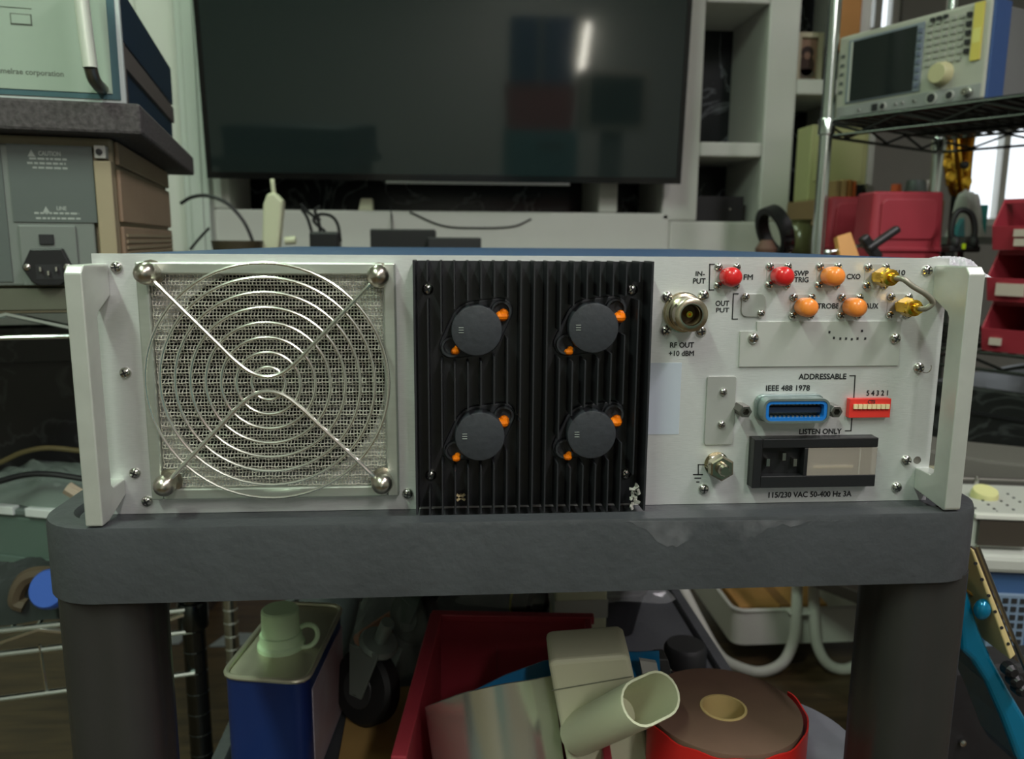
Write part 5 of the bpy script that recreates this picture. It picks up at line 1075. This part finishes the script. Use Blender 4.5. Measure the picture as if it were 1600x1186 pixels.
def caster(px, py, z, R, label, axis, m_):
    c = atz(px, py, z); r = thing('caster_wheel', label, 'caster', (c.x, c.y, ZM), group='spare casters on the cart shelf'); C_ = Vector((c.x, c.y, z)); d = Vector(axis).normalized()
    build(MB().lathe([(0, -.011), (R*.55, -.012), (R*.9, -.010), (R, -.006), (R, .006), (R*.9, .010), (R*.55, .012), (0, .011)], C_, d=d, n=30), 'wheel', RUBB, r, smooth=True)
    build(MB().lathe([(R*.5, .0125), (R*.48, .0135), (R*.2, .0135), (R*.15, .015), (0, .015)], C_, d=d, n=24), 'hub', mat('hub_grey', (48, 50, 50), .4), r, smooth=True)
    side = d.cross(Vector((0, 0, 1))).normalized()
    for s in (-1, 1):
        b = MB(); o_ = d*s*.014; P_ = [C_+o_+side*(R*.22)+Vector((0, 0, -R*.2)), C_+o_-side*(R*.22)+Vector((0, 0, -R*.2)), C_+o_-side*(R*.9)+Vector((0, 0, R*1.25)), C_+o_+side*(R*.15)+Vector((0, 0, R*1.25))]
        b.add(P_+[p_+d*s*.002 for p_ in P_], [(0, 1, 2, 3), (4, 7, 6, 5), (0, 4, 5, 1), (1, 5, 6, 2), (2, 6, 7, 3), (3, 7, 4, 0)]); build(b, 'fork_side', m_, r, bevel=.001)
    pl_ = C_-side*(R*.4)+Vector((0, 0, R*1.25)); build(MB().lathe([(.016, 0), (.018, .004), (.016, .008), (.006, .009), (.006, .03), (0, .03)], pl_, d=(-side*.5+Vector((0, 0, 1))), n=20), 'swivel', m_, r, smooth=True)
FK = mat('fork_grey', (130, 142, 134), .4, .4)
caster(574, 1072, ZM+.035, .034, 'grey black caster wheel lying between the blue tin and red bin', (-.62, -.75, .22), FK)
caster(648, 962, ZM+.0315, .030, 'dark caster wheel behind the left corner of the red bin', (-.6, -.75, .2), mat('fork_dark', (62, 74, 68), .4, .5))
c = atz(610, 1030, ZM); crumple('clear_parts_bag', (c.x+.004, c.y+.02, ZM+.018), .042, .085, .05, mat('clear_film_b', (190, 205, 198), .15, alpha=.16, spec=.9), 'clear plastic bag around the spare caster wheels', 'plastic bag', seed=31)
q_ = [atz(548, 1085, ZM+.001), atz(640, 1075, ZM+.001), atz(650, 1240, ZM+.001), atz(520, 1240, ZM+.001)]
tag(build(MB().prism([(v.x, v.y) for v in q_], lambda x, y: (x, y, ZM), lambda x, y: (x, y, ZM+.003)), 'kraft_envelope', mat('kraft', (158, 128, 74), .8, var=.1, scale=20)), 'tan kraft envelope lying under the caster bag', 'envelope')
q_ = [atz(640, 945, ZM+.012), atz(560, 1000, ZM+.012)]; tag(build(MB().tube([q_[0], q_[1]], .007, 8), 'orange_stick', mat('orange_stick', (180, 110, 76), .6)), 'orange brown stick behind the blue tin', 'stick')
# small pale scraps on the floor left of the tin
for k, (x, y, lb_) in enumerate(((272, 997, 'small pale paper scrap on the floor near the rack post'), (368, 1000, 'long white paper scrap on the floor behind the blue tin'))):
    c = atz(x, y, .002); s_ = .035 if k == 0 else .055
    tag(build(MB().prism([(-s_, -.03), (s_*.6, -.03), (s_, .03), (-s_*.5, .035)], lambda a, d: (c.x+a, c.y+d, .0005), lambda a, d: (c.x+a, c.y+d, .004)), 'paper_scrap', mat('scrap_white', (150, 158, 160), .7)), lb_, 'paper')

# ================================================================== WHITE TROLLEY ON THE FLOOR
TY = 1.30
tr0 = thing('white_trolley', 'white metal trolley with tubular frame seen under the cart', 'trolley', (.78, 1.45, 0))
x0, x1 = at(1146, 985, TY).x, at(1352, 975, TY).x; z0, z1 = .056, .142; dp = .34
poly = rrect(x0, x1, TY, TY+dp, .03, 5)
b = MB(); n = len(poly); inn = rrect(x0+.003, x1-.003, TY+.003, TY+dp-.003, .028, 5)
vs = [(x, y, z0) for x, y in poly]+[(x, y, z1) for x, y in poly]+[(x, y, z1) for x, y in inn]+[(x, y, z0+.003) for x, y in inn]
build(b.add(vs, [(k*n+i, k*n+(i+1) % n, (k+1)*n+(i+1) % n, (k+1)*n+i) for k in range(3) for i in range(n)]+[tuple(range(n-1, -1, -1)), tuple(range(3*n, 4*n))]), 'tray', WHITE, tr0, smooth=True)
build(MB().tube([(x, y, z1) for x, y in poly], .005, 8, closed=True), 'tray_rim', WHITE, tr0, smooth=True)
build(MB().tube(spline([at(1065, 915, TY+.02), at(1090, 965, TY-.0), at(1118, 1015, TY-.02), at(1140, 1036, TY-.03), at(1185, 1050, TY-.04), at(1222, 1036, TY-.04), at(1240, 1000, TY-.03), at(1244, 960, TY-.025), at(1246, 900, TY-.025), at(1247, 890, TY-.025)], 6), .0125, 12), 'frame_tube', WHITE, tr0, smooth=True)
build(MB().tube(spline([at(1273, 890, TY-.025), at(1272, 915, TY-.025), at(1272, 965, TY-.025), at(1276, 1005, TY-.03), at(1292, 1036, TY-.04), at(1318, 1046, TY-.04), at(1345, 1037, TY-.03), at(1375, 1030, TY-.02)], 6), .0125, 12), 'frame_tube', WHITE, tr0, smooth=True)
q_ = at(1258, 960, TY-.03); build(MB().box((q_.x-.035, TY-.03, q_.z-.003), (q_.x+.035, TY, q_.z+.003)), 'tube_bracket', WHITE, tr0, bevel=.002)
cbx = thing('cardboard_box', 'flat cardboard boxes lying in the white trolley tray', 'box', (.76, 1.46, z0+.004))
build(MB().box((x0+.03, TY+.05, z0+.004), (x1-.07, TY+.30, z1-.012)), 'carton', CARDB, cbx, bevel=.003); build(MB().box(((x0+x1)/2-.03, TY+.048, z0+.02), ((x0+x1)/2-.005, TY+.302, z1-.0105)), 'tape_band', mat('brown_band', (140, 100, 54), .6), cbx)
tag(build(MB().tube(spline([at(1356, 925, 1.5), at(1362, 945, 1.5), at(1354, 960, 1.5), at(1362, 985, 1.5)]), .008, 8), 'grey_cloth_strip', mat('cloth_grey', (130, 130, 132), .8), smooth=True), 'grey crumpled strip at the right end of the trolley', 'cloth')

# ================================================================== BEHIND THE VIEWER (mirrored in the television)
wl = thing('wall_lamp', 'upright bright tube lamp mirrored in the right half of the television', 'lamp', (1.147, -3.86, 1.73))
build(MB().box((1.09, -3.9, 1.48), (1.20, -3.87, 1.98)), 'backplate', WHITE, wl)
build(MB().cyl((1.120, -3.84, 1.535), (1.172, -3.84, 1.935), .02, 12), 'tube', mat('wall_tube', (255, 250, 235), .4, emit=26), wl, smooth=True)
tc = thing('teal_cabinet', 'teal steel cabinet mirrored low in the television', 'cabinet', (.6, -1.75, 0))
build(MB().box((.31, -1.95, .04), (.78, -1.6, 1.12)), 'body', mat('teal_cabinet', (70, 130, 135), .5), tc, bevel=.004)
for k in range(3): d_ = build(MB().box((.345, -1.597, .08+k*.345), (.765, -1.59, .40+k*.345)), 'drawer', mat('teal_cabinet', 0), tc, bevel=.003); build(MB().box((.52, -1.585, .34+k*.345), (.69, -1.575, .355+k*.345)), 'handle', STEEL, d_)
for x in (.35, .74):
    for y in (-1.91, -1.64): build(MB().box((x-.02, y-.02, 0), (x+.02, y+.02, .04)), 'foot', BLKP, tc)
rt2 = thing('red_crate', 'red crate mirrored in the middle of the television', 'crate', (.53, -1.75, 1.1205))
build(MB().prism(rrect(.31, .76, -1.92, -1.62, .02, 3), lambda x, y: (.535+(x-.535)*.93, y, 1.1205), lambda x, y: (x, y, 1.40)), 'body', REDB, rt2, bevel=.004); build(MB().box((.30, -1.93, 1.39), (.77, -1.61, 1.405)), 'rim', REDB, rt2, bevel=.003)
bb = thing('blue_carton', 'dark blue carton on the red crate, mirrored in the television', 'box', (.53, -1.75, 1.4055))
build(MB().box((.34, -1.9, 1.4055), (.73, -1.64, 1.80)), 'carton', mat('carton_blue', (44, 62, 110), .6), bb, bevel=.003); build(MB().box((.50, -1.901, 1.4055), (.55, -1.639, 1.801)), 'tape', mat('carton_tape', (110, 110, 120), .5), bb)
mo = thing('grey_monitor', 'cream framed monitor mirrored under the bright tube lamp', 'monitor', (1.02, -1.75, 0))
build(MB().box((.80, -1.80, 1.12), (1.24, -1.62, 1.50)), 'housing', mat('monitor_cream', (170, 164, 144), .5), mo, bevel=.01); build(MB().box((.85, -1.618, 1.17), (1.19, -1.612, 1.46)), 'screen', BEZ, mo)
build(MB().box((.95, -1.75, .03), (1.09, -1.68, 1.12)), 'stand', GRYP, mo); build(MB().box((.90, -1.85, 0), (1.20, -1.58, .03)), 'base', GRYP, mo)
